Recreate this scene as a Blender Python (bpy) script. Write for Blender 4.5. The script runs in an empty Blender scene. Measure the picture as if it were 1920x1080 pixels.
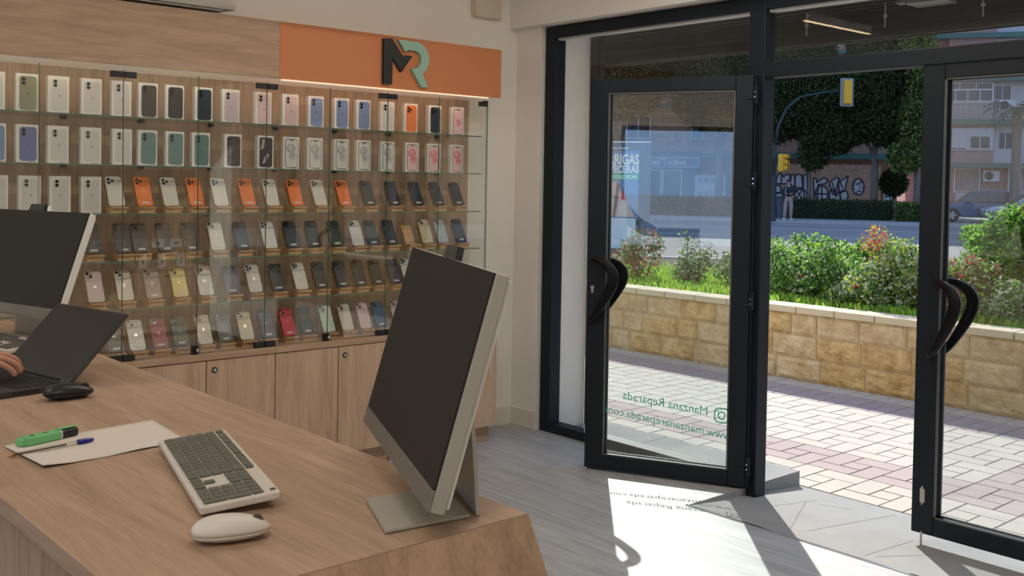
import bpy, bmesh, math, random
from mathutils import Matrix, Vector, noise
random.seed(7)
SC = bpy.context.scene
COL = SC.collection
R = math.radians

# ------------------------------------------------------------------ camera
F_PX, CX, CY, YAW, PITCH, ROLL, CAM_H = 1931.27, 960.0, 393.86, .7241, .0261, .0167, 1.52
_f = Vector((math.sin(YAW)*math.cos(PITCH), math.cos(YAW)*math.cos(PITCH), -math.sin(PITCH)))
_r0 = _f.cross(Vector((0, 0, 1))).normalized(); _u0 = _r0.cross(_f)
_r = math.cos(ROLL)*_r0 + math.sin(ROLL)*_u0
_u = -math.sin(ROLL)*_r0 + math.cos(ROLL)*_u0
CAM = Vector((0, 0, CAM_H))
cam_data = bpy.data.cameras.new('camera'); cam = bpy.data.objects.new('camera', cam_data); COL.objects.link(cam)
cam.matrix_world = Matrix(((_r.x, _u.x, -_f.x, 0), (_r.y, _u.y, -_f.y, 0), (_r.z, _u.z, -_f.z, CAM_H), (0, 0, 0, 1)))
cam_data.sensor_width = 36; cam_data.lens = F_PX/1920*36
cam_data.shift_y = -(540-CY)/1920; cam_data.clip_start = .05; cam_data.clip_end = 400
SC.camera = cam

def ray(x, y): return _f + (x-CX)/F_PX*_r - (y-CY)/F_PX*_u
def at(x, y, ax, val):
    """the point of the plane axis=val that shows at pixel x, y"""
    d = ray(x, y); t = (val-CAM[ax])/d[ax]; return CAM + t*d

# ------------------------------------------------------------------ world, sun, exposure
vs = SC.view_settings
vs.view_transform = 'Standard'; vs.look = 'None'; vs.gamma = 1; vs.use_curve_mapping = False; vs.exposure = 0.0
SUN_EL, SUN_AZ = R(37.5), R(45.2)
w = bpy.data.worlds.new('sky'); SC.world = w; w.use_nodes = True
nt = w.node_tree; nt.nodes.clear()
wo = nt.nodes.new('ShaderNodeOutputWorld'); bg = nt.nodes.new('ShaderNodeBackground')
tc = nt.nodes.new('ShaderNodeTexCoord'); sx = nt.nodes.new('ShaderNodeSeparateXYZ'); cr = nt.nodes.new('ShaderNodeValToRGB')
nt.links.new(tc.outputs['Generated'], sx.inputs[0]); nt.links.new(sx.outputs['Z'], cr.inputs[0])
cr.color_ramp.elements[0].position = 0.0; cr.color_ramp.elements[0].color = (.56, .78, 1.08, 1)
cr.color_ramp.elements[1].position = 1.0; cr.color_ramp.elements[1].color = (.20, .38, .80, 1)
e = cr.color_ramp.elements.new(.25); e.color = (.42, .63, 1.0, 1)
# the low sky is paler towards the sun and bluer opposite it
dt = nt.nodes.new('ShaderNodeVectorMath'); dt.operation = 'DOT_PRODUCT'; dt.inputs[1].default_value = (math.cos(SUN_AZ)*.5, math.sin(SUN_AZ)*.5, 0)
nt.links.new(tc.outputs['Generated'], dt.inputs[0]); ad = nt.nodes.new('ShaderNodeMath'); ad.operation = 'ADD'; ad.inputs[1].default_value = .5; nt.links.new(dt.outputs['Value'], ad.inputs[0])
tint = nt.nodes.new('ShaderNodeMix'); tint.data_type = 'RGBA'; tint.inputs['A'].default_value = (.92, 1.05, 1.28, 1); tint.inputs['B'].default_value = (1.35, 1.15, .95, 1); nt.links.new(ad.outputs[0], tint.inputs['Factor'])
mu = nt.nodes.new('ShaderNodeMix'); mu.data_type = 'RGBA'; mu.blend_type = 'MULTIPLY'; mu.inputs['Factor'].default_value = 1
nt.links.new(cr.outputs[0], mu.inputs['A']); nt.links.new(tint.outputs['Result'], mu.inputs['B'])
nt.links.new(mu.outputs['Result'], bg.inputs[0]); bg.inputs[1].default_value = 1.25
nt.links.new(bg.outputs[0], wo.inputs[0])
sun = bpy.data.lights.new('sun', 'SUN'); sun.energy = 6.6; sun.angle = R(.53); sun.color = (1, .95, .86)
so = bpy.data.objects.new('sun', sun); COL.objects.link(so)
sd = Vector((math.cos(SUN_EL)*math.cos(SUN_AZ), math.cos(SUN_EL)*math.sin(SUN_AZ), math.sin(SUN_EL)))
so.rotation_euler = (-sd).to_track_quat('-Z', 'Y').to_euler(); so.location = (9, 9, 9)
SC.cycles.transparent_max_bounces = 32
SC.cycles.max_bounces = 10
SC.cycles.diffuse_bounces = 5

# ------------------------------------------------------------------ materials
MATS = {}
def _base(name):
    m = bpy.data.materials.new(name); m.use_nodes = True
    b = m.node_tree.nodes['Principled BSDF']; return m, m.node_tree, b
def plain(name, col, rough=.5, metal=0, var=.06, scale=6, spec=.5, bump=0, emit=None, es=1):
    """a plain colour with a faint procedural variation"""
    if name in MATS: return MATS[name]
    m, nt, b = _base(name)
    n = nt.nodes.new('ShaderNodeTexNoise'); n.inputs['Scale'].default_value = scale; n.inputs['Detail'].default_value = 3
    c = nt.nodes.new('ShaderNodeTexCoord'); nt.links.new(c.outputs['Object'], n.inputs['Vector'])
    mx = nt.nodes.new('ShaderNodeMix'); mx.data_type = 'RGBA'
    nt.links.new(n.outputs['Fac'], mx.inputs['Factor'])
    mx.inputs['A'].default_value = (*[max(0, x*(1-var)) for x in col], 1)
    mx.inputs['B'].default_value = (*[min(1, x*(1+var)) for x in col], 1)
    nt.links.new(mx.outputs['Result'], b.inputs['Base Color'])
    b.inputs['Roughness'].default_value = rough; b.inputs['Metallic'].default_value = metal
    b.inputs['Specular IOR Level'].default_value = spec
    if bump:
        bp = nt.nodes.new('ShaderNodeBump'); bp.inputs['Strength'].default_value = bump; bp.inputs['Distance'].default_value = .01
        nt.links.new(n.outputs['Fac'], bp.inputs['Height']); nt.links.new(bp.outputs[0], b.inputs['Normal'])
    if emit:
        b.inputs['Emission Color'].default_value = (*emit, 1); b.inputs['Emission Strength'].default_value = es
    MATS[name] = m; return m
def wood(name, axis, light, dark, rough=.55, k=1.0, spec=.3):
    """limed oak laminate, grain along the given object axis"""
    if name in MATS: return MATS[name]
    m, nt, b = _base(name); N = nt.nodes.new; L = nt.links.new
    c = N('ShaderNodeTexCoord'); mp = N('ShaderNodeMapping'); L(c.outputs['Object'], mp.inputs[0])
    s = [9*k]*3; s[axis] = .9*k; mp.inputs['Scale'].default_value = s
    n1 = N('ShaderNodeTexNoise'); n1.inputs['Scale'].default_value = 2.2; n1.inputs['Detail'].default_value = 6; n1.inputs['Roughness'].default_value = .6; n1.inputs['Distortion'].default_value = .9
    L(mp.outputs[0], n1.inputs['Vector'])
    mp2 = N('ShaderNodeMapping'); L(c.outputs['Object'], mp2.inputs[0]); s2 = [120*k]*3; s2[axis] = 5*k; mp2.inputs['Scale'].default_value = s2
    n2 = N('ShaderNodeTexNoise'); n2.inputs['Scale'].default_value = 1.5; n2.inputs['Detail'].default_value = 2; L(mp2.outputs[0], n2.inputs['Vector'])
    add = N('ShaderNodeMath'); add.operation = 'MULTIPLY_ADD'; L(n2.outputs['Fac'], add.inputs[0]); add.inputs[1].default_value = .45; L(n1.outputs['Fac'], add.inputs[2])
    cr = N('ShaderNodeValToRGB'); L(add.outputs[0], cr.inputs[0])
    cr.color_ramp.elements[0].position = .5; cr.color_ramp.elements[0].color = (*dark, 1)
    cr.color_ramp.elements[1].position = .92; cr.color_ramp.elements[1].color = (*light, 1)
    L(cr.outputs[0], b.inputs['Base Color']); b.inputs['Roughness'].default_value = rough; b.inputs['Specular IOR Level'].default_value = spec
    bp = N('ShaderNodeBump'); bp.inputs['Strength'].default_value = .12; bp.inputs['Distance'].default_value = .002
    L(n2.outputs['Fac'], bp.inputs['Height']); L(bp.outputs[0], b.inputs['Normal'])
    MATS[name] = m; return m
def bricks(name, c1, c2, mortar, bw, bh, ms=.01, rough=.9, axes=(0, 2), bump=.3, offset=.5, noise_s=8, squash=1):
    if name in MATS: return MATS[name]
    m, nt, b = _base(name); N = nt.nodes.new; L = nt.links.new
    c = N('ShaderNodeTexCoord'); sp = N('ShaderNodeSeparateXYZ'); cb = N('ShaderNodeCombineXYZ'); L(c.outputs['Object'], sp.inputs[0])
    L(sp.outputs[axes[0]], cb.inputs[0]); L(sp.outputs[axes[1]], cb.inputs[1])
    t = N('ShaderNodeTexBrick'); L(cb.outputs[0], t.inputs['Vector']); t.inputs['Scale'].default_value = 1
    t.inputs['Brick Width'].default_value = bw; t.inputs['Row Height'].default_value = bh; t.inputs['Mortar Size'].default_value = ms
    t.inputs['Color1'].default_value = (*c1, 1); t.inputs['Color2'].default_value = (*c2, 1); t.inputs['Mortar'].default_value = (*mortar, 1); t.offset = offset
    n = N('ShaderNodeTexNoise'); n.inputs['Scale'].default_value = noise_s; n.inputs['Detail'].default_value = 5; L(c.outputs['Object'], n.inputs['Vector'])
    mx = N('ShaderNodeMix'); mx.data_type = 'RGBA'; mx.blend_type = 'OVERLAY'; mx.inputs['Factor'].default_value = .45
    L(t.outputs['Color'], mx.inputs['A']); L(n.outputs['Fac'], mx.inputs['B']); L(mx.outputs['Result'], b.inputs['Base Color'])
    b.inputs['Roughness'].default_value = rough; b.inputs['Specular IOR Level'].default_value = .2
    bp = N('ShaderNodeBump'); bp.inputs['Strength'].default_value = bump; bp.inputs['Distance'].default_value = .02
    ad = N('ShaderNodeMath'); ad.operation = 'SUBTRACT'; L(n.outputs['Fac'], ad.inputs[0]); L(t.outputs['Fac'], ad.inputs[1])
    L(ad.outputs[0], bp.inputs['Height']); L(bp.outputs[0], b.inputs['Normal'])
    MATS[name] = m; return m
def glass(name, tint=(.96, .98, .97), f0=.05, gain=1.0, rough=0.0):
    """thin clear glass: passes light straight on, mirrors by angle"""
    if name in MATS: return MATS[name]
    m = bpy.data.materials.new(name); m.use_nodes = True; nt = m.node_tree; nt.nodes.clear(); N = nt.nodes.new; L = nt.links.new
    o = N('ShaderNodeOutputMaterial'); mix = N('ShaderNodeMixShader'); tr = N('ShaderNodeBsdfTransparent'); gl = N('ShaderNodeBsdfGlossy')
    tr.inputs[0].default_value = (*tint, 1); gl.inputs['Roughness'].default_value = rough; gl.inputs['Color'].default_value = (1, 1, 1, 1)
    lw = N('ShaderNodeLayerWeight'); lw.inputs[0].default_value = .5
    p = N('ShaderNodeMath'); p.operation = 'POWER'; L(lw.outputs['Facing'], p.inputs[0]); p.inputs[1].default_value = 4.5
    q = N('ShaderNodeMath'); q.operation = 'MULTIPLY_ADD'; L(p.outputs[0], q.inputs[0]); q.inputs[1].default_value = .9*gain; q.inputs[2].default_value = f0
    L(q.outputs[0], mix.inputs[0]); L(tr.outputs[0], mix.inputs[1]); L(gl.outputs[0], mix.inputs[2]); L(mix.outputs[0], o.inputs[0])
    MATS[name] = m; return m

def mottled(name, c1, c2, scale, bump=.6, rough=.92):
    if name in MATS: return MATS[name]
    m, nt, b = _base(name); N = nt.nodes.new; L = nt.links.new
    c = N('ShaderNodeTexCoord'); n = N('ShaderNodeTexNoise'); n.inputs['Scale'].default_value = scale; n.inputs['Detail'].default_value = 8; n.inputs['Roughness'].default_value = .7; L(c.outputs['Object'], n.inputs['Vector'])
    n2 = N('ShaderNodeTexNoise'); n2.inputs['Scale'].default_value = scale*5; n2.inputs['Detail'].default_value = 4; L(c.outputs['Object'], n2.inputs['Vector'])
    cr = N('ShaderNodeValToRGB'); L(n.outputs['Fac'], cr.inputs[0]); cr.color_ramp.elements[0].position = .34; cr.color_ramp.elements[0].color = (*c1,1); cr.color_ramp.elements[1].position = .66; cr.color_ramp.elements[1].color = (*c2,1)
    L(cr.outputs[0], b.inputs['Base Color']); b.inputs['Roughness'].default_value = rough; b.inputs['Specular IOR Level'].default_value = .2
    bp = N('ShaderNodeBump'); bp.inputs['Strength'].default_value = bump; bp.inputs['Distance'].default_value = .03; L(n2.outputs['Fac'], bp.inputs['Height']); L(bp.outputs[0], b.inputs['Normal'])
    MATS[name] = m; return m
OAK_L, OAK_D = (.47, .328, .23), (.315, .212, .143)
oak_x = wood('oak_grain_x', 0, (.54,.385,.27), (.375,.25,.168)); oak_y = wood('oak_grain_y', 1, OAK_L, OAK_D); oak_z = wood('oak_grain_z', 2, (.62, .45, .32), (.44, .305, .21))
oak_back = wood('oak_back_panel', 2, (.54, .41, .285), (.35, .255, .17))
oak_dark = wood('oak_edge', 1, (.36, .24, .16), (.25, .16, .10))
anth = plain('anthracite_metal', (.009, .015, .023), .5, 0, .1, spec=.25)
blackp = plain('black_plastic', (.012, .012, .014), .45)
wallp = plain('wall_paint', (.85, .825, .775), .9, var=.02, scale=2)
cream = plain('cream_paint', (.62, .56, .44), .8)
glass_door = glass('clear_glass', (.97,.985,.98), .03); glass_case = glass('case_glass', (.985, .995, .988), .042)
glass_leaf = glass('door_glass', (.93, .955, .955), .10, 1.0)
glass_edge = plain('glass_edge_green', (.10, .20, .15), .2, 0, .2, 3)
white_card = plain('white_card', (.74, .73, .70), .5, var=.02)
silver = plain('silver_metal', (.50, .50, .47), .35, .6, .04)
chrome = plain('chrome', (.75, .75, .75), .15, 1)

# ------------------------------------------------------------------ mesh builder
class MB:
    def __init__(s): s.v = []; s.f = []; s.m = []
    def add(s, vs, fs, mat=0, M=None):
        k = len(s.v); s.v += [tuple(M @ Vector(p)) if M is not None else tuple(p) for p in vs]
        s.f += [tuple(i+k for i in f) for f in fs]; s.m += [mat]*len(fs); return s
    def box(s, x0, y0, z0, x1, y1, z1, mat=0, M=None):
        return s.add([(x0,y0,z0),(x1,y0,z0),(x1,y1,z0),(x0,y1,z0),(x0,y0,z1),(x1,y0,z1),(x1,y1,z1),(x0,y1,z1)],
                     [(0,3,2,1),(4,5,6,7),(0,1,5,4),(1,2,6,5),(2,3,7,6),(3,0,4,7)], mat, M)
    def prism(s, poly, z0, z1, mat=0, M=None):
        a = sum(p[0]*q[1]-q[0]*p[1] for p, q in zip(poly, poly[1:]+poly[:1]))
        if a < 0: poly = poly[::-1]
        n = len(poly)
        return s.add([(x,y,z0) for x,y in poly]+[(x,y,z1) for x,y in poly],
                     [tuple(range(n-1,-1,-1)), tuple(range(n,2*n))]+[(i,(i+1)%n,(i+1)%n+n,i+n) for i in range(n)], mat, M)
    def tube(s, pts, rs, n=8, mat=0, M=None, cap=True):
        pts = [Vector(p) for p in pts]
        if not hasattr(rs, '__len__'): rs = [rs]*len(pts)
        vs = []; fs = []; up = None
        for i, p in enumerate(pts):
            t = (pts[min(i+1, len(pts)-1)]-pts[max(i-1, 0)]).normalized()
            if up is None:
                up = Vector((0,0,1)) if abs(t.z) < .9 else Vector((1,0,0))
            a = t.cross(up).normalized(); b = a.cross(t).normalized(); up = b
            vs += [p+rs[i]*(math.cos(2*math.pi*k/n)*a+math.sin(2*math.pi*k/n)*b) for k in range(n)]
        for i in range(len(pts)-1):
            fs += [(i*n+k, i*n+(k+1)%n, (i+1)*n+(k+1)%n, (i+1)*n+k) for k in range(n)]
        if cap: fs += [tuple(range(n-1,-1,-1)), tuple(range((len(pts)-1)*n, len(pts)*n))]
        return s.add(vs, fs, mat, M)
    def ball(s, c, r, nu=12, nv=8, mat=0, M=None, fn=None):
        if not hasattr(r, '__len__'): r = (r, r, r)
        vs = []; fs = []
        for j in range(nv+1):
            ph = math.pi*j/nv-math.pi/2
            for i in range(nu):
                th = 2*math.pi*i/nu
                p = Vector((math.cos(ph)*math.cos(th), math.cos(ph)*math.sin(th), math.sin(ph)))
                if fn: p = Vector(fn(p))
                vs.append((c[0]+p.x*r[0], c[1]+p.y*r[1], c[2]+p.z*r[2]))
        for j in range(nv):
            for i in range(nu):
                fs.append((j*nu+i, j*nu+(i+1)%nu, (j+1)*nu+(i+1)%nu, (j+1)*nu+i))
        return s.add(vs, fs, mat, M)
    def mesh(s, name, mats, smooth=False):
        me = bpy.data.meshes.new(name); me.from_pydata(s.v, [], s.f)
        for m in (mats if isinstance(mats, (list, tuple)) else [mats]): me.materials.append(m)
        me.polygons.foreach_set('material_index', s.m)
        if smooth: me.polygons.foreach_set('use_smooth', [True]*len(s.f))
        me.update(); return me
    def build(s, name, mats, parent=None, smooth=False, bevel=0, seg=2, sub=0):
        o = bpy.data.objects.new(name, s.mesh(name, mats, smooth)); COL.objects.link(o)
        if parent: o.parent = parent
        if bevel:
            b = o.modifiers.new('bevel', 'BEVEL'); b.width = bevel; b.segments = seg; b.limit_method = 'ANGLE'; b.angle_limit = R(40); b.harden_normals = False
        if sub:
            q = o.modifiers.new('sub', 'SUBSURF'); q.levels = sub; q.render_levels = sub
        return o
def empty(name, loc=(0,0,0), rz=0, rx=0):
    o = bpy.data.objects.new(name, None); o.empty_display_size = .05; COL.objects.link(o); o.location = loc; o.rotation_euler = (rx, 0, rz); return o
def tag(o, label, cat, group=None, kind=None):
    o['label'] = label; o['category'] = cat
    if group: o['group'] = group
    if kind: o['kind'] = kind
    return o
def struct(o, label=None, cat=None):
    o['kind'] = 'structure'
    if label: o['label'] = label
    if cat: o['category'] = cat
    return o
def inst(name, me, parent=None, loc=None):
    o = bpy.data.objects.new(name, me); COL.objects.link(o)
    if parent: o.parent = parent
    if loc: o.location = loc
    return o
def FACE(x, y, z):
    """plate frame facing -Y: local x -> X, local y -> Z, local z -> -Y"""
    return Matrix(((1,0,0,x),(0,0,-1,y),(0,1,0,z),(0,0,0,1)))
def rrect(cx, cy, w, h, r, n=4):
    out = []
    for qx, qy, a0 in ((1,1,0),(-1,1,90),(-1,-1,180),(1,-1,270)):
        for k in range(n+1):
            a = R(a0+90*k/n); out.append((cx+qx*(w/2-r)+r*math.cos(a), cy+qy*(h/2-r)+r*math.sin(a)))
    return out
def circ(cx, cy, r, n=14): return [(cx+r*math.cos(2*math.pi*k/n), cy+r*math.sin(2*math.pi*k/n)) for k in range(n)]
def text_mesh(txt, size, depth, offset=0.0, space=1.0, fit=None):
    c = bpy.data.curves.new('writing', 'FONT'); c.body = txt; c.size = size; c.extrude = depth; c.offset = offset; c.space_character = space; c.resolution_u = 3
    o = bpy.data.objects.new('writing', c); COL.objects.link(o)
    dg = bpy.context.evaluated_depsgraph_get(); me = bpy.data.meshes.new_from_object(o.evaluated_get(dg))
    bpy.data.objects.remove(o); bpy.data.curves.remove(c)
    xs = [v.co.x for v in me.vertices]; ys = [v.co.y for v in me.vertices]
    x0, x1 = min(xs), max(xs)
    k = fit/(x1-x0) if fit else 1
    for v in me.vertices: v.co.x = (v.co.x-x0)*k
    return me, (x1-x0)*k, max(ys)
def put_mesh(me, mats, M, name, parent=None):
    me.transform(M); me.materials.clear(); me.materials.append(mats)
    return inst(name, me, parent)

# ------------------------------------------------------------------ the room
def vinyl():
    m, nt, b = _base('vinyl_planks'); N = nt.nodes.new; L = nt.links.new
    c = N('ShaderNodeTexCoord'); sp = N('ShaderNodeSeparateXYZ'); cb = N('ShaderNodeCombineXYZ'); L(c.outputs['Object'], sp.inputs[0])
    L(sp.outputs[1], cb.inputs[0]); L(sp.outputs[0], cb.inputs[1])
    t = N('ShaderNodeTexBrick'); L(cb.outputs[0], t.inputs['Vector']); t.inputs['Scale'].default_value = 1
    t.inputs['Brick Width'].default_value = 1.3; t.inputs['Row Height'].default_value = .2; t.inputs['Mortar Size'].default_value = .0012
    t.inputs['Color1'].default_value = (.60,.60,.60,1); t.inputs['Color2'].default_value = (.44,.44,.44,1); t.inputs['Mortar'].default_value = (.28,.28,.28,1)
    mp = N('ShaderNodeMapping'); mp.inputs['Scale'].default_value = (9, .8, 1); L(c.outputs['Object'], mp.inputs[0])
    n = N('ShaderNodeTexNoise'); n.inputs['Scale'].default_value = 3; n.inputs['Detail'].default_value = 7; n.inputs['Distortion'].default_value = .6; L(mp.outputs[0], n.inputs['Vector'])
    cr = N('ShaderNodeValToRGB'); L(n.outputs['Fac'], cr.inputs[0])
    cr.color_ramp.elements[0].position = .3; cr.color_ramp.elements[0].color = (.30,.31,.32,1)
    cr.color_ramp.elements[1].position = .7; cr.color_ramp.elements[1].color = (.45,.465,.48,1)
    mx = N('ShaderNodeMix'); mx.data_type = 'RGBA'; mx.blend_type = 'OVERLAY'; mx.inputs['Factor'].default_value = .35
    L(cr.outputs[0], mx.inputs['A']); L(t.outputs['Color'], mx.inputs['B']); L(mx.outputs['Result'], b.inputs['Base Color'])
    b.inputs['Roughness'].default_value = .42; b.inputs['Specular IOR Level'].default_value = .5
    return m
vin = vinyl()
XF = 4.38                                   # plane of the shop front
fl = MB(); fl.prism([(-2.6,-.45),(3.87,-.45),(3.87,3.08),(4.42,3.08),(4.42,4.6),(4.35,5.0),(-2.6,5.0)], -.16, 0)
struct(fl.build('floor', vin))
struct(MB().box(3.862,1.22,-.01, 3.874,3.085,.004).build('trim_1', chrome))
# entrance ramp and porch tiles
porcelain = plain('porcelain_tile', (.30,.305,.30), .85, var=.14, scale=5, spec=.12)
grout = plain('dark_grout', (.16,.155,.15), .9)
rp = MB()
def rz(x): return -.002-.078*(x-3.874)/(4.82-3.874)
rp.add([(3.874,1.2,-.16),(4.82,1.2,-.16),(4.82,3.08,-.16),(3.874,3.08,-.16),(3.874,1.2,rz(3.874)),(4.82,1.2,rz(4.82)),(4.82,3.08,rz(4.82)),(3.874,3.08,rz(3.874))],
       [(0,3,2,1),(4,5,6,7),(0,1,5,4),(1,2,6,5),(2,3,7,6),(3,0,4,7)])
for a, b_ in (((1437,950),(1532,935)),((1481,1001),(1512,937.5)),((1515,1001),(1678,958.6)),((1622,1051),(1712,1019)),((1641,1053),(1745,1051)),((1532,935),(1600,952))):
    p = at(a[0],a[1],2,-.03); q = at(b_[0],b_[1],2,-.055)
    p.x = min(max(p.x,3.88),4.81); q.x = min(max(q.x,3.88),4.81)
    p.z = rz(p.x)+.0006; q.z = rz(q.x)+.0006; d = (q-p).normalized().cross(Vector((0,0,1)))*.0022
    rp.add([p-d,p+d,q+d,q-d],[(0,1,2,3)],1)
struct(rp.build('entrance_ramp', [porcelain, grout]), 'grey tiled ramp sloping from the shop floor to the pavement', 'ramp')
pp = MB(); pp.prism([(4.42,3.08),(4.82,3.08),(4.82,5.6),(4.42,5.6)], -.16, 0)
pp.box(4.42,4.0,.0001,4.82,4.004,.0008,1)
struct(pp.build('porch_step', [porcelain, grout]), 'grey tiled step outside the fixed window beside the ramp', 'step')
pq = MB(); pq.prism([(4.42,-1.2),(4.82,-1.2),(4.82,1.2),(3.874,1.2),(3.874,-.3),(4.42,-.3)], -.16, -.0005)
struct(pq.build('porch_step', porcelain), 'grey tiled step at the near side of the ramp', 'step')
# walls
struct(MB().box(-2.6,4.855,0, 4.6,5.0,2.95).build('wall_back', wallp))
struct(MB().box(-2.6,-.5,0, 4.68,-.35,2.95).build('wall_right', wallp))
struct(MB().box(-2.75,-.5,2.95, 4.68,5.0,3.1).build('ceiling', plain('ceiling_paint',(.8,.78,.73),.9,var=.01)))
wl = MB(); WY0, WY1, WZ0, WZ1 = .55, 2.78, .12, 2.22
wl.box(-2.75,-.5,0,-2.6,WY0,2.95).box(-2.75,WY1,0,-2.6,5,2.95).box(-2.75,WY0,0,-2.6,WY1,WZ0).box(-2.75,WY0,WZ1,-2.6,WY1,2.95)
struct(wl.build('wall_left', wallp))
w4 = struct(MB().box(-2.70,WY0,WZ0,-2.64,WY0+.05,WZ1).box(-2.70,WY1-.05,WZ0,-2.64,WY1,WZ1).box(-2.70,WY0,WZ0,-2.64,WY1,WZ0+.05).box(-2.70,WY0,WZ1-.05,-2.64,WY1,WZ1).build('window_4', anth))
MB().box(-2.675,WY0+.05,WZ0+.05,-2.669,WY1-.05,WZ1-.05).build('pane', glass_door, w4)
# front wall: the two pillars, the beam over the glazing and the facade above
pil = plain('pillar_paint',(.82,.80,.76),.9,var=.02,scale=2)
fr = MB()
fr.prism([(4.312,4.856),(4.312,4.625),(4.42,4.625),(4.42,4.56),(4.67,4.56),(4.67,9),(4.5,9),(4.5,4.856)], -.1, 2.48)
fr.prism([(4.312,-.36),(4.312,-.335),(4.42,-.335),(4.42,-.30),(4.67,-.30),(4.67,-5),(4.5,-5),(4.5,-.36)], -.1, 2.48)
fr.box(4.25,-.36,2.48,4.67,4.86,2.96)
fr.box(4.5,-5,2.48,4.67,-.36,7).box(4.5,4.86,2.48,4.67,9,7).box(4.3,-.4,2.96,4.67,4.9,7)
struct(fr.build('wall_front', pil))
bb = MB(); bb.box(3.925,4.842,0,4.31,4.856,.115).box(4.298,4.625,0,4.313,4.855,.115)
struct(bb.build('baseboard_back', plain('baseboard_white',(.74,.71,.66),.6,var=.02), bevel=.003))
# anthracite glazing frame
def member(m, y0,z0,y1,z1, x0=4.335, x1=4.425): m.box(x0,y0,z0,x1,y1,z1)
wf = MB(); member(wf,4.53,0,4.615,2.47); member(wf,3.12,2.405,4.53,2.47); member(wf,3.12,0,4.53,.055)
w1 = struct(wf.build('window_1', anth, bevel=.004))
MB().box(4.376,3.12,.055,4.384,4.53,2.405).build('pane', glass_door, w1)
MB().box(4.36,3.12,2.392,4.40,4.53,2.405).build('glazing_bead', plain('pale_bead',(.55,.55,.55),.4), w1)
po = MB(); member(po,3.025,-.06,3.12,2.47); po.box(4.31,3.055,0,4.336,3.115,2.08)
struct(po.build('trim_2', anth, bevel=.004))
tw = MB(); member(tw,1.27,2.065,3.025,2.14); member(tw,1.27,2.405,3.025,2.47)
w2 = struct(tw.build('window_2', anth, bevel=.004))
MB().box(4.376,1.27,2.14,4.384,3.025,2.405).build('pane', glass_door, w2)
MB().box(4.36,1.3,2.392,4.40,3.02,2.405).build('glazing_bead', MATS['pale_bead'], w2)
t3 = MB(); member(t3,1.25,-.06,1.345,2.47)
struct(t3.build('trim_3', anth, bevel=.004))
tw = MB(); member(tw,-.33,0,-.25,2.47); member(tw,-.25,2.405,1.25,2.47); member(tw,-.25,0,1.25,.055)
w3 = struct(tw.build('window_3', anth, bevel=.004))
MB().box(4.376,-.25,.055,4.384,1.25,2.405).build('pane', glass_door, w3)
# roller shutter housing over the porch
steel = plain('dark_painted_steel',(.035,.037,.037),.55,.2,.2,4)
rh = MB(); rh.box(4.68,-.4,2.50,5.06,5.6,2.56)
for k in range(6): rh.box(4.69+k*.06,-.4,2.478-.004*k,4.715+k*.06,5.6,2.505)
rh.box(5.02,-.4,2.31,5.07,5.6,2.62).box(5.0,-.4,2.31,5.09,5.6,2.335).box(5.0,-.4,2.375,5.025,5.6,2.385).box(5.01,-.4,2.42,5.03,5.6,2.43)
rr = tag(rh.build('roller_shutter_housing', steel), 'dark ribbed metal shutter housing above the doors outside', 'shutter housing')
for px, py in ((1512,70),(1659,52),(1843,28)):
    p = at(px,py,0,4.93); b_ = MB(); b_.tube([(p.x,p.y,2.35),(p.x,p.y,2.49)],.004,6); b_.tube([(p.x,p.y,2.40),(p.x,p.y,2.415)],.011,6)
    b_.build('screw', silver, rr)
p = at(1745,8,0,4.93); b_ = MB(); b_.box(4.86,p.y-.10,2.44,5.0,p.y+.10,2.50).box(4.9,p.y-.17,2.455,4.95,p.y-.10,2.49).box(4.9,p.y+.1,2.455,4.95,p.y+.17,2.49)
b_.build('bracket', plain('galvanised',(.34,.34,.32),.5,.3,.1), rr, bevel=.004)
gr = MB(); gr.box(4.672,4.50,-.08,4.74,4.56,2.5).box(4.69,4.49,-.08,4.72,4.505,2.5)
tag(gr.build('shutter_guide_rail', steel), 'dark vertical shutter rail on the white outer reveal behind the window', 'rail')

# ------------------------------------------------------------------ door leaves
def boomerang(sgn):
    """inside handle, closed strip seen on the leaf plane (x from the free edge, z height)"""
    ctr = [(.020,1.128),(.050,1.124),(.085,1.113),(.118,1.090),(.138,1.052),(.134,1.000),(.112,.945),(.080,.880),(.045,.820),(.018,.790)]
    wd = [.018,.026,.035,.043,.048,.049,.045,.038,.030,.018]
    cat = lambda a,b,c,d,t: .5*((2*b)+(c-a)*t+(2*a-5*b+4*c-d)*t*t+(3*b-a-3*c+d)*t**3)
    C_, W_ = [], []
    for i in range(len(ctr)-1):
        q = [ctr[max(i-1,0)],ctr[i],ctr[i+1],ctr[min(i+2,len(ctr)-1)]]; ww = [wd[max(i-1,0)],wd[i],wd[i+1],wd[min(i+2,len(wd)-1)]]
        for t in (0,.33,.66): C_.append((cat(*[p[0] for p in q],t),cat(*[p[1] for p in q],t))); W_.append(cat(*ww,t))
    return C_+[ctr[-1]], W_+[wd[-1]]
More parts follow.
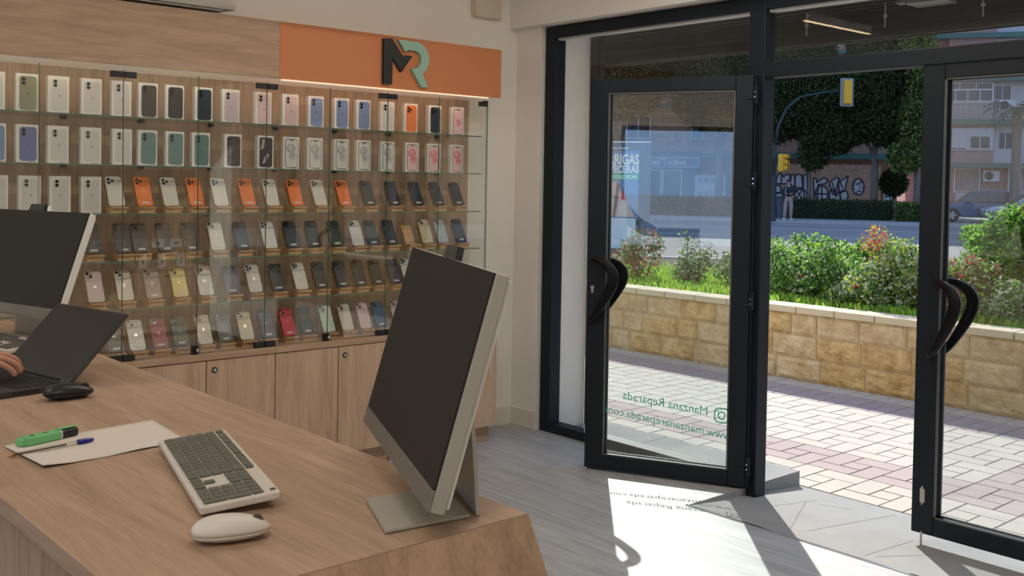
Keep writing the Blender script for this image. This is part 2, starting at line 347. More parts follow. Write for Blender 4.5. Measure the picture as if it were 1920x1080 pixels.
def make_handle(leaf, side, x_of, ythick, name='handle'):
    ctr, wd = boomerang(1); m = MB(); n = len(ctr); vs = []; fs = []
    for i, (a, z) in enumerate(ctr):
        a0 = ctr[max(i-1,0)]; a1 = ctr[min(i+1,n-1)]; tx, tz = a1[0]-a0[0], a1[1]-a0[1]; l = math.hypot(tx,tz); nx, nz = tz/l, -tx/l
        t = i/(n-1); bow = .036+.040*math.sin(math.pi*t)
        for s_, o_ in ((-1,0),(1,0),(1,1),(-1,1)):
            px = a+s_*nx*wd[i]/2; pz = z+s_*nz*wd[i]/2
            yy = side*(bow+(.018 if o_ else 0)) if 0 < i < n-1 else side*(.026+(.026 if o_ else 0))
            vs.append((x_of(px), yy, pz))
    for i in range(n-1):
        for k in range(4): fs.append((i*4+k, i*4+(k+1)%4, (i+1)*4+(k+1)%4, (i+1)*4+k))
    fs += [(3,2,1,0), tuple((n-1)*4+k for k in range(4))]
    m.add(vs, fs); o = m.build(name, plain('handle_black',(.004,.0045,.006),.28,spec=.3), leaf, smooth=True, bevel=.004)
    for f_i in (0, n-1):
        a, z = ctr[f_i]; q = MB(); q.tube([(x_of(a), side*.020, z),(x_of(a), side*.04, z)], .011, 10); q.build('handle_fixing', anth, o)
    return o
def door_leaf(name, hinge, rz_, width, free_sign, label):
    root = struct(empty(name, (hinge[0],hinge[1],0), rz_)); root['label'] = label
    H0, H1 = .010, 2.078; st = .100; w_ = width; m = MB()
    m.box(0,-.03,H0,.088,.03,H1).box(w_-st,-.03,H0,w_,.03,H1).box(.088,-.03,H0,w_-st,.03,H0+.078).box(.088,-.03,H1-.075,w_-st,.03,H1)
    m.build('door_frame', anth, root, bevel=.004)
    b = MB(); g0, g1, z0, z1 = .088, w_-st, H0+.078, H1-.075
    for y in (-.030,.022):
        b.box(g0,y,z0,g0+.008,y+.008,z1).box(g1-.008,y,z0,g1,y+.008,z1).box(g0,y,z0,g1,y+.008,z0+.006).box(g0,y,z1-.006,g1,y+.008,z1)
    b.build('glazing_bead', plain('bead_grey',(.10,.10,.10),.35), root)
    MB().box(g0,-.004,z0,g1,.004,z1).build('pane', glass_leaf, root)
    return root
HG = Vector((4.32,3.07,0)); FE = Vector((3.957,3.842,0)); DL = (FE-HG).length; DA = math.atan2(FE.y-HG.y, FE.x-HG.x)
# local x: hinge -> free edge; the camera is on the local +y side of the left leaf
d1 = door_leaf('door_1', HG, DA, DL, 1, 'black framed glass door standing open')
for s_ in (1,-1):
    make_handle(d1, s_, lambda a: DL+.006-a*1.2, 0)
for z in (.12,.95,1.55,1.98):
    h = MB(); h.tube([(-.014,.034,z-.045),(-.014,.034,z+.045)],.011,10); h.tube([(-.006,.034,z-.02),(.03,.031,z-.02)],.004,6)
    ho = h.build('hinge', anth, d1)
    q = MB(); q.tube([(-.010,.0465,z-.012),(-.010,.049,z-.012)],.004,8); q.tube([(-.010,.0465,z+.012),(-.010,.049,z+.012)],.004,8); q.build('screw', chrome, ho)
k = MB(); k.tube([(DL-.03,.029,.975),(DL-.03,.036,.975)],.010,12); k.box(DL-.036,.029,.945,DL-.024,.035,.975); k.build('lock_cylinder', silver, d1)
teal = plain('teal_vinyl',(.05,.62,.46),.5)
def leafM(x, z, tilt):                         # text read from the outside: local x grows away from the hinge
    return Matrix.Translation((x, -.0048, z)) @ Matrix.Rotation(R(-90+0),4,'X') @ Matrix.Rotation(0,4,'Z')
def leaf_text(txt, x0, x1, z0, z1, capx, name):
    me, wd_, top = text_mesh(txt, .062, .0004, offset=0, fit=x1-x0)
    for v in me.vertices:
        x, y = v.co.x, v.co.y
        v.co = Vector((x0+x, -.0055-v.co.z, z0+(z1-z0)*x/(x1-x0)+y*capx))
    me.materials.clear(); me.materials.append(teal); return inst(name, me, d1)
leaf_text('Manzana Reparada', .203, .655, .347, .388, 1.05, 'lettering')
leaf_text('www.manzanareparada.com', .078, .748, .232, .306, 1.0, 'lettering')
ic = MB()
def ring(cx, cz, pts_o, pts_i):
    n = len(pts_o); ic.add([(cx+p[0],-.0055,cz+p[1]) for p in pts_o]+[(cx+p[0],-.0055,cz+p[1]) for p in pts_i]+[(cx+p[0],-.0049,cz+p[1]) for p in pts_o]+[(cx+p[0],-.0049,cz+p[1]) for p in pts_i],
        [(i,(i+1)%n,n+(i+1)%n,n+i) for i in range(n)]+[(2*n+i,3*n+i,3*n+(i+1)%n,2*n+(i+1)%n) for i in range(n)])
ring(.130,.355, rrect(0,0,.078,.078,.022), rrect(0,0,.064,.064,.016)); ring(.130,.355, circ(0,0,.021,20), circ(0,0,.014,20)); ring(.151,.377, circ(0,0,.005,20), circ(0,0,.0005,20))
ic.build('camera_icon', teal, d1)
d2 = door_leaf('door_2', Vector((4.372,1.353,0)), R(90), .853, 1, 'black framed glass door standing closed')
for s_ in (1,-1): make_handle(d2, s_, lambda a: .853-.045-a*1.08, 0)
k = MB(); k.tube([(.853-.05,.034,.02),(.853-.05,.034,-.045)],.005,8); k.tube([(.853-.05,.034,.14),(.853-.05,.034,.22)],.005,8); k.box(.853-.062,.029,.15,.853-.04,.036,.21); k.build('flush_bolt', silver, d2)

# ------------------------------------------------------------------ display wall
YB = 4.55; UX = [.325,1.045,1.765,2.485,3.205,3.925]
SHZ = [1.79,1.573,1.355,1.141,.925]
cab_names = ['half hidden by the far screen','behind the far end of the counter','fourth from the right end','third from the right end','second from the right end','at the right end beside the white corner']
for i in range(5):
    x0, x1 = UX[i], UX[i+1]
    c = empty('base_cabinet', (x0, YB, 0)); n = 4-i
    where = ['rightmost of the row, beside the white corner','second from the right end, partly behind the near screen','third from the right end of the row','fourth from the right end, behind the laptop','leftmost of the row, behind the far screen'][n]
    tag(c, 'oak base cabinet, '+where, 'cabinet', 'oak base cabinets under the display wall')
    W = x1-x0
    b = MB(); b.box(.001,.02,.10,W-.001,.30,.66); b.build('body', oak_z, c)
    b = MB(); b.box(.001,-.006,.664,W-.001,.302,.692); b.build('top_panel', oak_x, c, bevel=.0015)
    b = MB(); b.box(.001,.05,0,W-.012,.29,.10); b.build('kickboard', oak_x, c)
    for k in range(2):
        d = MB(); d.box(k*W/2+.0025,0,.102,(k+1)*W/2-.0025,.019,.660); do = d.build('door', oak_z, c, bevel=.001)
        if k == 1:
            q = MB(); q.tube([(W/2+.04,.002,.615),(W/2+.04,-.004,.615)],.014,16,0); q.tube([(W/2+.04,-.003,.615),(W/2+.04,-.0055,.615)],.008,12,1)
            q.build('lock', [blackp, silver], do)
casefill = plain('case_fill_strip',(.9,.85,.7),.5,emit=(1,.90,.74),es=7.5)  # glow of the added strips that brighten the shelves
GX = [.325,1.03,1.74,2.443,3.157,3.85]; YG = 4.585
for i in range(5):
    x0, x1 = GX[i], GX[i+1]; W = x1-x0; n = 4-i
    c = empty('glass_display_case', (x0, YG, .692))
    where = ['rightmost, beside the white corner','second from the right end','third from the right end','fourth from the right end','leftmost on the wall'][n]
    tag(c, 'glass display case with five shelves, '+where, 'display case', 'glass display cases on the base cabinets')
    x1b = W-.001 if i < 4 else W+.07
    b = MB(); b.box(0,.255,0,x1b,.27,1.32); b.build('back_panel', oak_back, c)
    for z in SHZ:
        z -= .692
        b = MB(); b.box(.002,.022,z-.006,(W-.002 if i<4 else W-.02),.254,z,0); b.v; o = b.build('glass_shelf', [glass_case, glass_edge], c)
        for p in o.data.polygons:
            if abs(p.normal.y) > .9 or abs(p.normal.x) > .9: p.material_index = 1
        for sx_ in (W*.25, W*.75):
            q = MB(); q.box(sx_-.012,.236,z-.014,sx_+.012,.254,z-.0062); q.build('shelf_clip', blackp, c)
    for k in range(2):
        b = MB(); b.box(k*W/2+.0012,0,.004,(k+1)*W/2-.0012,.006,1.302,0); o = b.build('glass_door', [glass_case, glass_edge], c)
        for p in o.data.polygons:
            if abs(p.normal.x) > .9 or abs(p.normal.z) > .9: p.material_index = 1
        hx = .004 if k == 0 else W-.056
        for hz in (.001, 1.268):
            q = MB(); q.box(hx,-.009,hz,hx+.052,.013,hz+.027); q.build('hinge', blackp, o, bevel=.001)
    q = MB(); q.box(W/2-.024,-.008,-.0005,W/2+.006,.012,.040,0); q.tube([(W/2-.004,-.008,.022),(W/2-.004,-.022,.022)],.013,14,0); q.tube([(W/2-.004,-.0221,.022),(W/2-.004,-.024,.022)],.008,10,1)
    q.build('case_lock', [blackp, silver], c)
    q = MB(); q.box(.02,.028,1.346,W-.02,.044,1.356); q.build('led_strip', casefill, c)  # unseen strip added behind the header to light the shelves below
    if i == 4:
        b = MB(); b.box(W+.001,.0,.004,W+.007,.268,1.302,0); o = b.build('side_glass', [glass_case, glass_edge], c)
        for p in o.data.polygons:
            if abs(p.normal.y) > .9 or abs(p.normal.z) > .9: p.material_index = 1
        q = MB(); q.box(W-.02,-.006,1.28,W-.004,.014,1.302); q.build('hinge', blackp, c)
# header panels
h = MB(); h.box(.325,YB,2.014,2.489,YB+.02,2.292).box(.325,YB+.02,2.055,2.489,4.85,2.292); h_ = h.build('header_panel', oak_x); tag(h_, 'long oak header panel above the display cases', 'panel')
ledm = plain('led_strip',(.9,.85,.7),.5,emit=(1,.80,.52),es=.7)
orange = plain('orange_laminate',(.60,.22,.09),.6,var=.03,scale=3)
og = empty('sign_panel',(2.49,YB,2.014)); tag(og,'orange header panel with raised black M and mint green R','sign')
h = MB(); h.box(0,0,0,1.432,.02,.278).box(0,.02,.041,1.432,.30,.278); h.build('board', orange, og)
h = MB(); h.box(.02,.012,-.008,1.35,.022,-.001); h.build('led_strip', ledm, og)
def sgn(pts):
    out = []
    for x, y in pts:
        p = at(700+x*.12037, 50+y*.12037, 1, YB-.02); out.append((p.x-2.49, p.z-2.014))
    return out
letM = [(168,180),(290,180),(462,462),(500,447),(608,458),(440,705),(300,478),(292,893),(160,885)]
letR = [(392,200),(690,240),(760,275),(815,340),(855,420),(868,510),(855,600),(820,680),(765,738),(855,945),(750,945),(595,655),(660,650),(710,620),(742,570),(748,500),(735,440),(695,395),(640,375),(540,362),(500,392)]
for pts, nm, mt in ((letM,'letter',plain('sign_black',(.016,.019,.018),.5)),(letR,'letter',plain('sign_mint',(.30,.50,.40),.5,var=.02))):
    h = MB(); h.prism(sgn(pts), 0, .02, 0, FACE(0,-.002,0)); h.build(nm, mt, og)
# air conditioner, junction box
ac = empty('air_conditioner',(1.45,4.853,2.333)); tag(ac,'white wall air conditioner above the header panel, cut by the top edge','air conditioner')
b = MB(); b.prism([(0,.012),(-.19,0),(-.21,.05),(-.20,.28),(0,.28)],0,.86,0,Matrix(((0,0,1,0),(1,0,0,0),(0,1,0,0),(0,0,0,1)))); b.build('housing', plain('appliance_white',(.72,.70,.66),.4), ac, bevel=.006)
b = MB(); b.box(.02,-.185,-.004,.80,-.10,.004); b.box(.02,-.19,.004,.82,-.187,.03); b.build('air_outlet', plain('outlet_dark',(.05,.05,.05),.5), ac)
b = MB(); b.box(.03,-.205,-.012,.79,-.165,-.006); b.build('louvre', plain('louvre_grey',(.45,.45,.43),.4), ac)
tag(MB().box(3.935,4.80,2.52,4.135,4.854,2.75).build('junction_box', cream, bevel=.004), 'cream junction box high on the back wall near the corner', 'box')

# ------------------------------------------------------------------ products
apple = [(0,.30),(.10,.35),(.24,.36),(.37,.27),(.29,.17),(.26,.05),(.30,-.06),(.41,-.14),(.35,-.29),(.24,-.43),(.12,-.46),(0,-.42),(-.12,-.46),(-.24,-.43),(-.36,-.27),(-.42,-.06),(-.40,.14),(-.30,.29),(-.16,.36)]
aleaf = [(-.01,.40),(.02,.50),(.10,.59),(.17,.62),(.16,.52),(.09,.43)]
def logo(m, cx, cz, s, y, mat=0):
    m.prism([(cx+a*s,cz+b*s) for a,b in apple],0,.0004,mat,FACE(0,y,0)); m.prism([(cx+a*s,cz+b*s) for a,b in aleaf],0,.0004,mat,FACE(0,y,0))
COLS = {'silver':(.60,.60,.56),'orange':(.75,.20,.05),'navy':(.022,.035,.055),'black':(.022,.023,.025),'graphite':(.06,.055,.05),'green':(.03,.05,.04),'teal':(.14,.24,.24),
 'white':(.62,.62,.58),'lilac':(.50,.43,.48),'pink':(.62,.47,.48),'blue':(.20,.27,.47),'purple':(.16,.18,.38),'olive':(.26,.27,.17),'cream':(.58,.53,.36),'yellow':(.68,.56,.20),'rosegold':(.60,.45,.38),
 'red':(.50,.02,.04),'darkred':(.22,.01,.03),'mint':(.48,.60,.52),'taupe':(.30,.24,.19),'midblue':(.03,.09,.17),'dark':(.045,.04,.04),'slate':(.05,.055,.08),'paleblue':(.42,.46,.50),'starlight':(.60,.55,.47),'flowerpink':(.72,.36,.42)}
NAMES = {'silver':'silver','orange':'orange','navy':'dark navy','black':'black','graphite':'dark grey','green':'very dark green','teal':'teal','white':'white','lilac':'lilac','pink':'pale pink','blue':'light blue','purple':'violet blue','olive':'olive green','cream':'pale cream','yellow':'yellow','rosegold':'rose','red':'red','darkred':'dark red','mint':'pale mint','taupe':'taupe grey','midblue':'deep blue','dark':'charcoal','slate':'slate blue','paleblue':'pale silvery blue','starlight':'warm white','flowerpink':'pink'}
def pm(k): return plain('shell_'+k, COLS[k], .35, 0, .03)
lensm = plain('camera_lens',(.008,.008,.012),.08,spec=.8); printm = plain('printed_black',(.02,.02,.022),.5); logog = plain('logo_grey',(.32,.31,.30),.25,.4); mirror_logo = plain('logo_bright',(.75,.73,.70),.2,.6)
labelm = plain('paper_label',(.72,.71,.68),.7,var=.02)
CACHE = {}
def box_meshes(kind, col):
    key = ('box',kind,col)
    if key in CACHE: return CACHE[key]
    out = {}
    m = MB(); m.box(-.0445,-.014,0,.0445,.014,.163); out['root'] = m.mesh('carton', white_card)
    F = FACE(0,-.0141,0); y = -.0146
    m = MB(); px, pz = .0035, .080
    if kind in ('back','pro','plain'):
        c = pm(col)
        if kind == 'plain':
            for a, b_ in ((.0690,.142),(.0680,.141)): pass
            o = rrect(px-.002,pz,.066,.138,.012,5); m.prism(o,0,.0006,0,F)
        else: m.prism(rrect(px,pz,.070,.146,.013,5),0,.0006,0,F)
        out['phone_picture'] = m.mesh('phone_picture', c)
        m = MB()
        if kind == 'pro':
            m.prism(rrect(px,.128,.064,.034,.012,4),0,.0012,0,F)
            out['camera_picture'] = m.mesh('camera_picture', c); m = MB()
            for a, b_ in ((-.021,.136),(-.021,.119),(-.006,.128)): m.prism(circ(px+a,b_,.0072,12),.0012,.0022,0,F)
        else:
            out['camera_picture'] = MB().prism(rrect(px-.018,.131,.020,.034,.009,4),.0006,.0010,0,F).mesh('camera_picture', plain('shellcam_'+col,[v*.75 for v in COLS[col]],.3))
            for b_ in (.139,.122): m.prism(circ(px-.018,b_,.0072,12),.0010,.0020,0,F)
        out['lens_picture'] = m.mesh('lens_picture', lensm)
        m = MB(); logo(m, px, .078, .013, -.0148 if kind != 'x' else 0); out['logo'] = m.mesh('logo', plain('shelllogo_'+col,[v*.6+.02 for v in COLS[col]],.3))
    else:
        m.prism(rrect(px-.002,pz,.072,.148,.013,5),0,.0005,0,F); out['phone_picture'] = m.mesh('phone_picture', printm)
        bgc = {'grey':(.62,.64,.62),'rose':(.70,.50,.50),'flare':(.05,.04,.045),'flower':(.75,.50,.54)}[col]
        m = MB(); m.prism(rrect(px-.002,pz,.066,.142,.010,5),.0005,.0009,0,F); m.prism(rrect(px-.002,.146,.02,.005,.0024,3),.0013,.0016,1,F)
        sw = {'grey':(.36,.38,.38),'rose':(.66,.16,.20),'flare':(.40,.36,.36),'flower':(.66,.22,.32)}[col]
        if col == 'flare':
            m.prism([(-.02,.02),(0,.03),(.02,.07),(.005,.075),(-.01,.05)],.0009,.0012,2,F).prism([(-.03,.09),(-.01,.10),(-.006,.145),(-.02,.145)],.0009,.0012,2,F)
        elif col == 'flower':
            for q in range(6): m.prism([(px+.011*math.cos(q*1.047)+a, .075+.014*math.sin(q*1.047)+b_) for a,b_ in circ(0,0,.008,10)],.0009,.0012+.0001*q,2,F)
        else:
            m.prism(circ(px-.005,.104,.025,20),.0009,.0012,2,F).prism(circ(px+.005,.068,.023,20),.0009,.0013,3,F).prism(circ(px-.009,.110,.014,16),.0012,.0014,3,F).prism(circ(px+.002,.072,.013,16),.0013,.0015,2,F)
        out['screen_picture'] = m.mesh('screen_picture',[plain('pic_'+col,bgc,.5),printm,plain('pica_'+col,sw,.5),plain('picb_'+col,[(a+b_)/2 for a,b_ in zip(sw,bgc)],.5)])
    m = MB(); m.box(.0,-.0146,.003,.035,-.0141,.0055); out['seal_tab'] = m.mesh('seal_tab', plain('tab_grey',(.3,.3,.3),.5))
    CACHE[key] = out; return out
def phone_meshes(kind, col, label):
    key = ('phone',kind,col,label)
    if key in CACHE: return CACHE[key]
    out = {}; m = MB(); F = FACE(0,-.0040,.0738)
    m.prism(rrect(0,0,.0716,.1476,.0125,5),-.0078,0,0,F); out['root'] = m.mesh('phone', pm(col))
    m = MB(); cm = plain('shellcam_'+col,[v*.8 for v in COLS[col]],.25)
    if kind == 'bar': m.prism(rrect(0,.050,.066,.036,.014,4),0,.0020,0,F); ls = ((-.022,.059),(-.022,.041),(-.006,.050)); m2 = (.024,.050)
    elif kind == 'pro': m.prism(rrect(-.0165,.0545,.034,.034,.010,4),0,.0018,0,F); ls = ((-.0245,.0625),(-.0245,.0465),(-.009,.0545)); m2 = (-.009,.065)
    else: m.prism(rrect(-.0185,.0560,.030,.030,.009,4),0,.0014,0,F); ls = ((-.0255,.0635),(-.0115,.0490)); m2 = (-.0115,.063)
    out['camera_module'] = m.mesh('camera_module', cm)
    m = MB()
    for a, b_ in ls: m.prism(circ(a,b_,.0068,14),.0018,.0036,0,F)
    m.prism(circ(m2[0],m2[1],.0022,8),.0018,.0030,0,F); out['lens'] = m.mesh('lens', lensm)
    m = MB(); logo(m,0,.0738,.016,-.0041); out['logo'] = m.mesh('logo', plain('lg_'+col,[min(.9,v*1.4+.06) for v in COLS[col]],.25,.3))
    if label:
        m = MB(); m.box(-.014,-.0047,.012,.018,-.0041,.021); out['price_label'] = m.mesh('price_label', labelm)
        m = MB(); m.box(-.011,-.0050,.0148,.014,-.0047,.0162); out['print'] = m.mesh('print', plain('print_grey',(.25,.25,.25),.6))
    CACHE[key] = out; return out
def stand_meshes():
    if 'stand' in CACHE: return CACHE['stand']
    out = {}; MX = Matrix(((0,0,1,0),(1,0,0,0),(0,1,0,0),(0,0,0,1)))
    m = MB(); m.box(-.037,-.036,0,.037,.055,.022).box(-.037,-.050,.022,.037,-.004,.029); out['base'] = m.mesh('base', bamboo)
    m = MB(); m.prism([(.000,.0225),(.010,.0225),(.068,.130),(.058,.130)],-.032,.032,0,MX); out['backrest'] = m.mesh('backrest', bamboo)
    CACHE['stand'] = out; return out
bamboo = wood('bamboo',0,(.62,.40,.20),(.46,.27,.12),.45,1.5)
ORD = ['leftmost','second from the left','third from the left','fourth from the left','fifth from the left','sixth from the left','seventh from the left','eighth from the left','ninth from the left','tenth from the left','eleventh from the left','twelfth from the left','thirteenth from the left','fourteenth from the left','fifteenth from the left','sixteenth from the left','seventeenth from the left','eighteenth from the left','nineteenth from the left']
def rord(k, n):
    j = n-1-k
    return ORD[k] if k <= j else ('rightmost' if j == 0 else ORD[j].replace('the left','the right'))
SHN = ['top shelf','second shelf','third shelf','fourth shelf','fifth shelf','bottom level']
LVL = SHZ+[.692]; YP = 4.70
def put_box(px, row, kind, col, k, n, py):
    x = at(px, py, 1, YP-.014).x; ms = box_meshes(kind, col)
    o = inst('phone_box', ms['root'], None, (x, YP, LVL[row]+.0004)); o.rotation_euler.z = R(random.uniform(-2,2))
    for nm, me in ms.items():
        if nm != 'root': inst(nm, me, o)
    d = {'grey':'grey swirl','rose':'pink swirl','flare':'black streaked','flower':'pink flower'}.get(col)
    what = d+' screen' if kind == 'front' else NAMES[col]+' phone'
    tag(o, 'white box with %s picture, %s on the %s' % (what, rord(k,n), SHN[row]), 'phone box', 'phone boxes on the '+SHN[row])
def put_phone(px, row, kind, col, k, n, py, label=True, stand_only=False):
    x = at(px, py, 1, YP-.01).x; sm = stand_meshes()
    s = empty('phone_stand',(x, YP-.02, LVL[row]+.0004)); 
    for nm, me in sm.items(): inst(nm, me, s)
    pos = rord(k,n)
    if stand_only:
        tag(s,'small empty wooden phone stand, %s on the %s' % (pos, SHN[row]),'phone stand','phone stands on the '+SHN[row]); return
    tag(s,'wooden stand under the %s phone, %s on the %s' % (NAMES[col], pos, SHN[row]),'phone stand','phone stands on the '+SHN[row])
    ms = phone_meshes(kind, col, label); o = inst('smartphone', ms['root'], None, (x, YP-.0375, LVL[row]+.0312)); o.rotation_euler = (R(-27),0,0)
    for nm, me in ms.items():
        if nm != 'root': inst(nm, me, o)
    tag(o,'%s phone on a wooden stand, %s on the %s' % (NAMES[col], pos, SHN[row]),'phone','phones on the '+SHN[row])
rows = [
 [(-12,'plain','white'),(51,'back','olive'),(110,'plain','white'),(172,'plain','white'),(228,'plain','white'),(278,'back','graphite'),(328,'back','dark'),(382,'back','navy'),(433,'back','lilac'),(494,'back','pink'),(545,'back','pink'),(593,'back','blue'),(641,'back','blue'),(682,'back','blue'),(727,'plain','white'),(771,'pro','orange'),(816,'pro','navy'),(859,'front','flower')],
 [(-10,'back','blue'),(51,'back','purple'),(109,'plain','white'),(171,'plain','white'),(229,'plain','white'),(277,'back','teal'),(328,'back','teal'),(377,'back','teal'),(437,'back','black'),(498,'front','flare'),(546,'front','grey'),(591,'front','grey'),(640,'front','grey'),(682,'front','grey'),(727,'front','grey'),(773,'front','rose'),(814,'front','rose'),(857,'front','rose')]]
for r_, row in enumerate(rows):
    for k, (px, kind, col) in enumerate(row): put_box(px, r_, kind, col, k, len(row), 190 if r_ == 0 else 290)
row3 = [(-6,'b'),(56,'b'),(113,'b'),(171,'b'),(216,'silver'),(269,'orange'),(318,'silver'),(366,'orange'),(412,'white'),(463,'orange'),(508,'silver'),(553,'orange'),(598,'silver'),(644,'orange'),(690,'green'),(737,'navy'),(780,'navy'),(819,'navy'),(856,'navy')]
for k, (px, c_) in enumerate(row3):
    if c_ == 'b': put_box(px, 2, 'plain', 'white', k, len(row3), 365)
    else: put_phone(px, 2, 'bar' if k < 14 else ('pro' if k > 15 else 'two'), c_, k, len(row3), 360)
row4 = [(172,'dark'),(230,'dark'),(262,'graphite'),(309,'dark'),(356,'dark'),(406,'white'),(453,'slate'),(504,'silver'),(546,'navy'),(587,'black'),(628,'green'),(668,'silver'),(697,'green'),(731,'navy'),(769,None),(798,'cream'),(827,'paleblue'),(861,'navy')]
for k, (px, c_) in enumerate(row4): put_phone(px, 3, 'pro' if c_ in ('silver','green','navy') else 'two', c_, k, len(row4), 445, stand_only=c_ is None)
row5 = [(178,'pink'),(233,'starlight'),(286,'taupe'),(336,'yellow'),(384,'silver'),(433,'graphite'),(476,'silver'),(519,'black'),(562,'silver'),(599,'black'),(639,'graphite'),(673,'dark'),(705,'dark'),(739,'slate'),(764,'silver')]
for k, (px, c_) in enumerate(row5): put_phone(px, 4, 'pro' if c_ in ('silver','graphite','dark','black') else 'two', c_, k, len(row5), 530)
row6 = [(214,'graphite'),(255,'silver'),(298,'darkred'),(337,'green'),(382,'starlight'),(420,'graphite'),(460,'cream'),(500,'slate'),(539,'red'),(573,'black'),(613,'mint'),(648,'starlight'),(682,'pink'),(711,'midblue'),(745,'lilac')]
for k, (px, c_) in enumerate(row6): put_phone(px, 5, 'pro' if c_ in ('green',) and k > 3 else 'two', c_, k, len(row6), 618 if px > 300 else 628)

# ------------------------------------------------------------------ counter
ct = empty('service_counter',(.48,1.186,0)); tag(ct,'long oak service counter with a slanted end panel','counter')
b = MB(); b.box(0,0,.972,.612,2.75,1.0); b.build('worktop', oak_y, ct, bevel=.0012)
b = MB(); b.box(.585,.03,0,.605,2.74,.972); b.build('front_panel', oak_z, ct)
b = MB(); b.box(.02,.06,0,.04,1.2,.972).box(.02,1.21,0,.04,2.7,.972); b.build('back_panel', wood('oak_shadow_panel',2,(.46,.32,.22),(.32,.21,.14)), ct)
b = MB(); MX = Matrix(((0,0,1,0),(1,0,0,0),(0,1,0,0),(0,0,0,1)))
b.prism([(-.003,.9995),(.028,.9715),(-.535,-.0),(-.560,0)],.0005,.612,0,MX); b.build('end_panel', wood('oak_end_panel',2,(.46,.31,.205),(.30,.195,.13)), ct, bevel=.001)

# ------------------------------------------------------------------ all-in-one computers
screenm = plain('screen_matte',(.016,.014,.014),.55,spec=.35,var=.03); chinm = plain('chin_grey',(.19,.18,.165),.4,.3); shellm = plain('computer_silver',(.40,.385,.34),.42,.4,.03); lightside = plain('computer_back_white',(.74,.72,.67),.5)
def all_in_one(x, y, zb, yaw, tilt, W, H, label, base, foot, sidem=None, scr=None):
    root = empty('all_in_one_computer',(x,y,1.0005),yaw-math.pi/2-math.pi)
    # local x = viewer's right, local y = away from the viewer
    rt = Vector((math.sin(yaw)*1, -math.cos(yaw), 0)); rt = Vector((-math.sin(yaw), math.cos(yaw), 0)); n = Vector((math.cos(yaw), math.sin(yaw), 0)); rgt = (-n).cross(Vector((0,0,1)))
    root.rotation_euler.z = math.atan2(rgt.y, rgt.x)
    tag(root, label, 'computer', 'all in one computers on the counter')
    T = Matrix.Translation((0,0,zb-1.0)) @ Matrix.Rotation(-tilt,4,'X'); ch = .033; sm_ = sidem or shellm
    b = MB(); b.box(-W/2,.002,0,W/2,.024,H,0,T); b.build('body', sm_, root, bevel=.002)
    b = MB(); b.box(-W/2+.006,.0242,.006,W/2-.006,.032,H-.006,0,T).box(-.12,.032,.02,.12,.058,H*.6,0,T); b.build('rear_cover', lightside, root, bevel=.004)
    b = MB(); b.box(-W/2+.0015,-.0015,ch,W/2-.0015,.0025,H-.001,0,T); b.build('screen', scr or screenm, root)
    b = MB(); b.box(-W/2+.0005,-.003,.0005,W/2-.0005,.0025,ch-.001,0,T); bo = b.build('chin', chinm, root, bevel=.001)
    b = MB(); b.prism(rrect(-W/2+.022,ch/2,.014,.014,.0069,5),.0031,.0034,0,T@FACE(0,0,0)).prism(rrect(-W/2+.022,ch/2,.010,.010,.0049,5),.0034,.0036,1,T@FACE(0,0,0)); b.build('badge',[silver, chinm], bo)
    b = MB(); b.prism([(-.042,H),(.042,H),(.037,H+.023),(-.037,H+.023)],-.014,-.002,0,T@FACE(0,0,0)); wc = b.build('webcam', plain('webcam_gloss',(.012,.012,.014),.12), root)
    b = MB(); b.prism([(-.044,H),(.044,H),(.038,H+.022),(-.038,H+.022)],-.026,-.0142,0,T@FACE(0,0,0)); b.build('webcam_back', sm_, wc)
    # stand: thin sheet base with a folded leaning neck
    inv = root.matrix_basis.inverted()
    L_ = [inv @ Vector((p[0],p[1],1.0005)) for p in base]
    pl_ = [(p.x,p.y) for p in L_]
    b = MB(); b.prism(pl_,.0,.006); b.build('base_plate', shellm, root, bevel=.002)
    f = inv @ Vector((foot[0],foot[1],1.0005)); m2 = inv @ Vector(((base[2][0]+base[3][0])/2,(base[2][1]+base[3][1])/2,1.0005))
    # neck runs from the foot line up to the rear cover
    hw = foot[2]; up = T @ Vector((0,.058,.16))
    top = Vector((up.x*.35+f.x*.65 if abs(f.x) > .01 else 0, up.y, up.z)); a0 = Vector((f.x, f.y, 0))
    b = MB(); vs = []
    for c_, h_ in ((a0,hw),(top,hw*.85)):
        for s_ in (-1,1):
            for o_ in (0,.007): vs.append((c_.x+s_*h_, c_.y+o_, max(c_.z,.0006)))
    b.add(vs,[(0,2,3,1),(4,5,7,6),(0,4,6,2),(1,3,7,5),(0,1,5,4),(2,6,7,3)]); b.build('neck', shellm, root, bevel=.0015)
    return root
p = at(685,941,2,1.0); q = at(722,1003,2,1.0); ft = at(897,970,2,1.0)
ax = (ft-q); ax.z = 0
br = p+ax*.98
all_in_one(1.0054,1.4363,1.045,2.7181,.2652,.5815,.357,'silver all in one computer with its dark screen turned aside, near end of the counter',
  [(p.x,p.y),(q.x,q.y),(ft.x-.012,ft.y+.004),(br.x-.012,br.y+.004)],((ft.x+br.x)/2,(ft.y+br.y)/2,.078))
n2 = 3.405
fx, fy = math.cos(n2), math.sin(n2); rx_, ry_ = -fy*-1, fx*-1
c2 = Vector((.94,3.489,0)); nn = Vector((fx,fy,0)); rg = (-nn).cross(Vector((0,0,1)))
b2 = [c2+nn*.10-rg*.10, c2+nn*.10+rg*.10, c2-nn*.09+rg*.10, c2-nn*.09-rg*.10]
f2 = c2-nn*.10
all_in_one(.94,3.489,1.086,3.405,.3485,.58,.34,'all in one computer with black screen at the left edge, far end of the counter',[(v.x,v.y) for v in b2],(f2.x,f2.y,.09),lightside,plain('screen_black',(.002,.002,.002),.25,spec=.3))

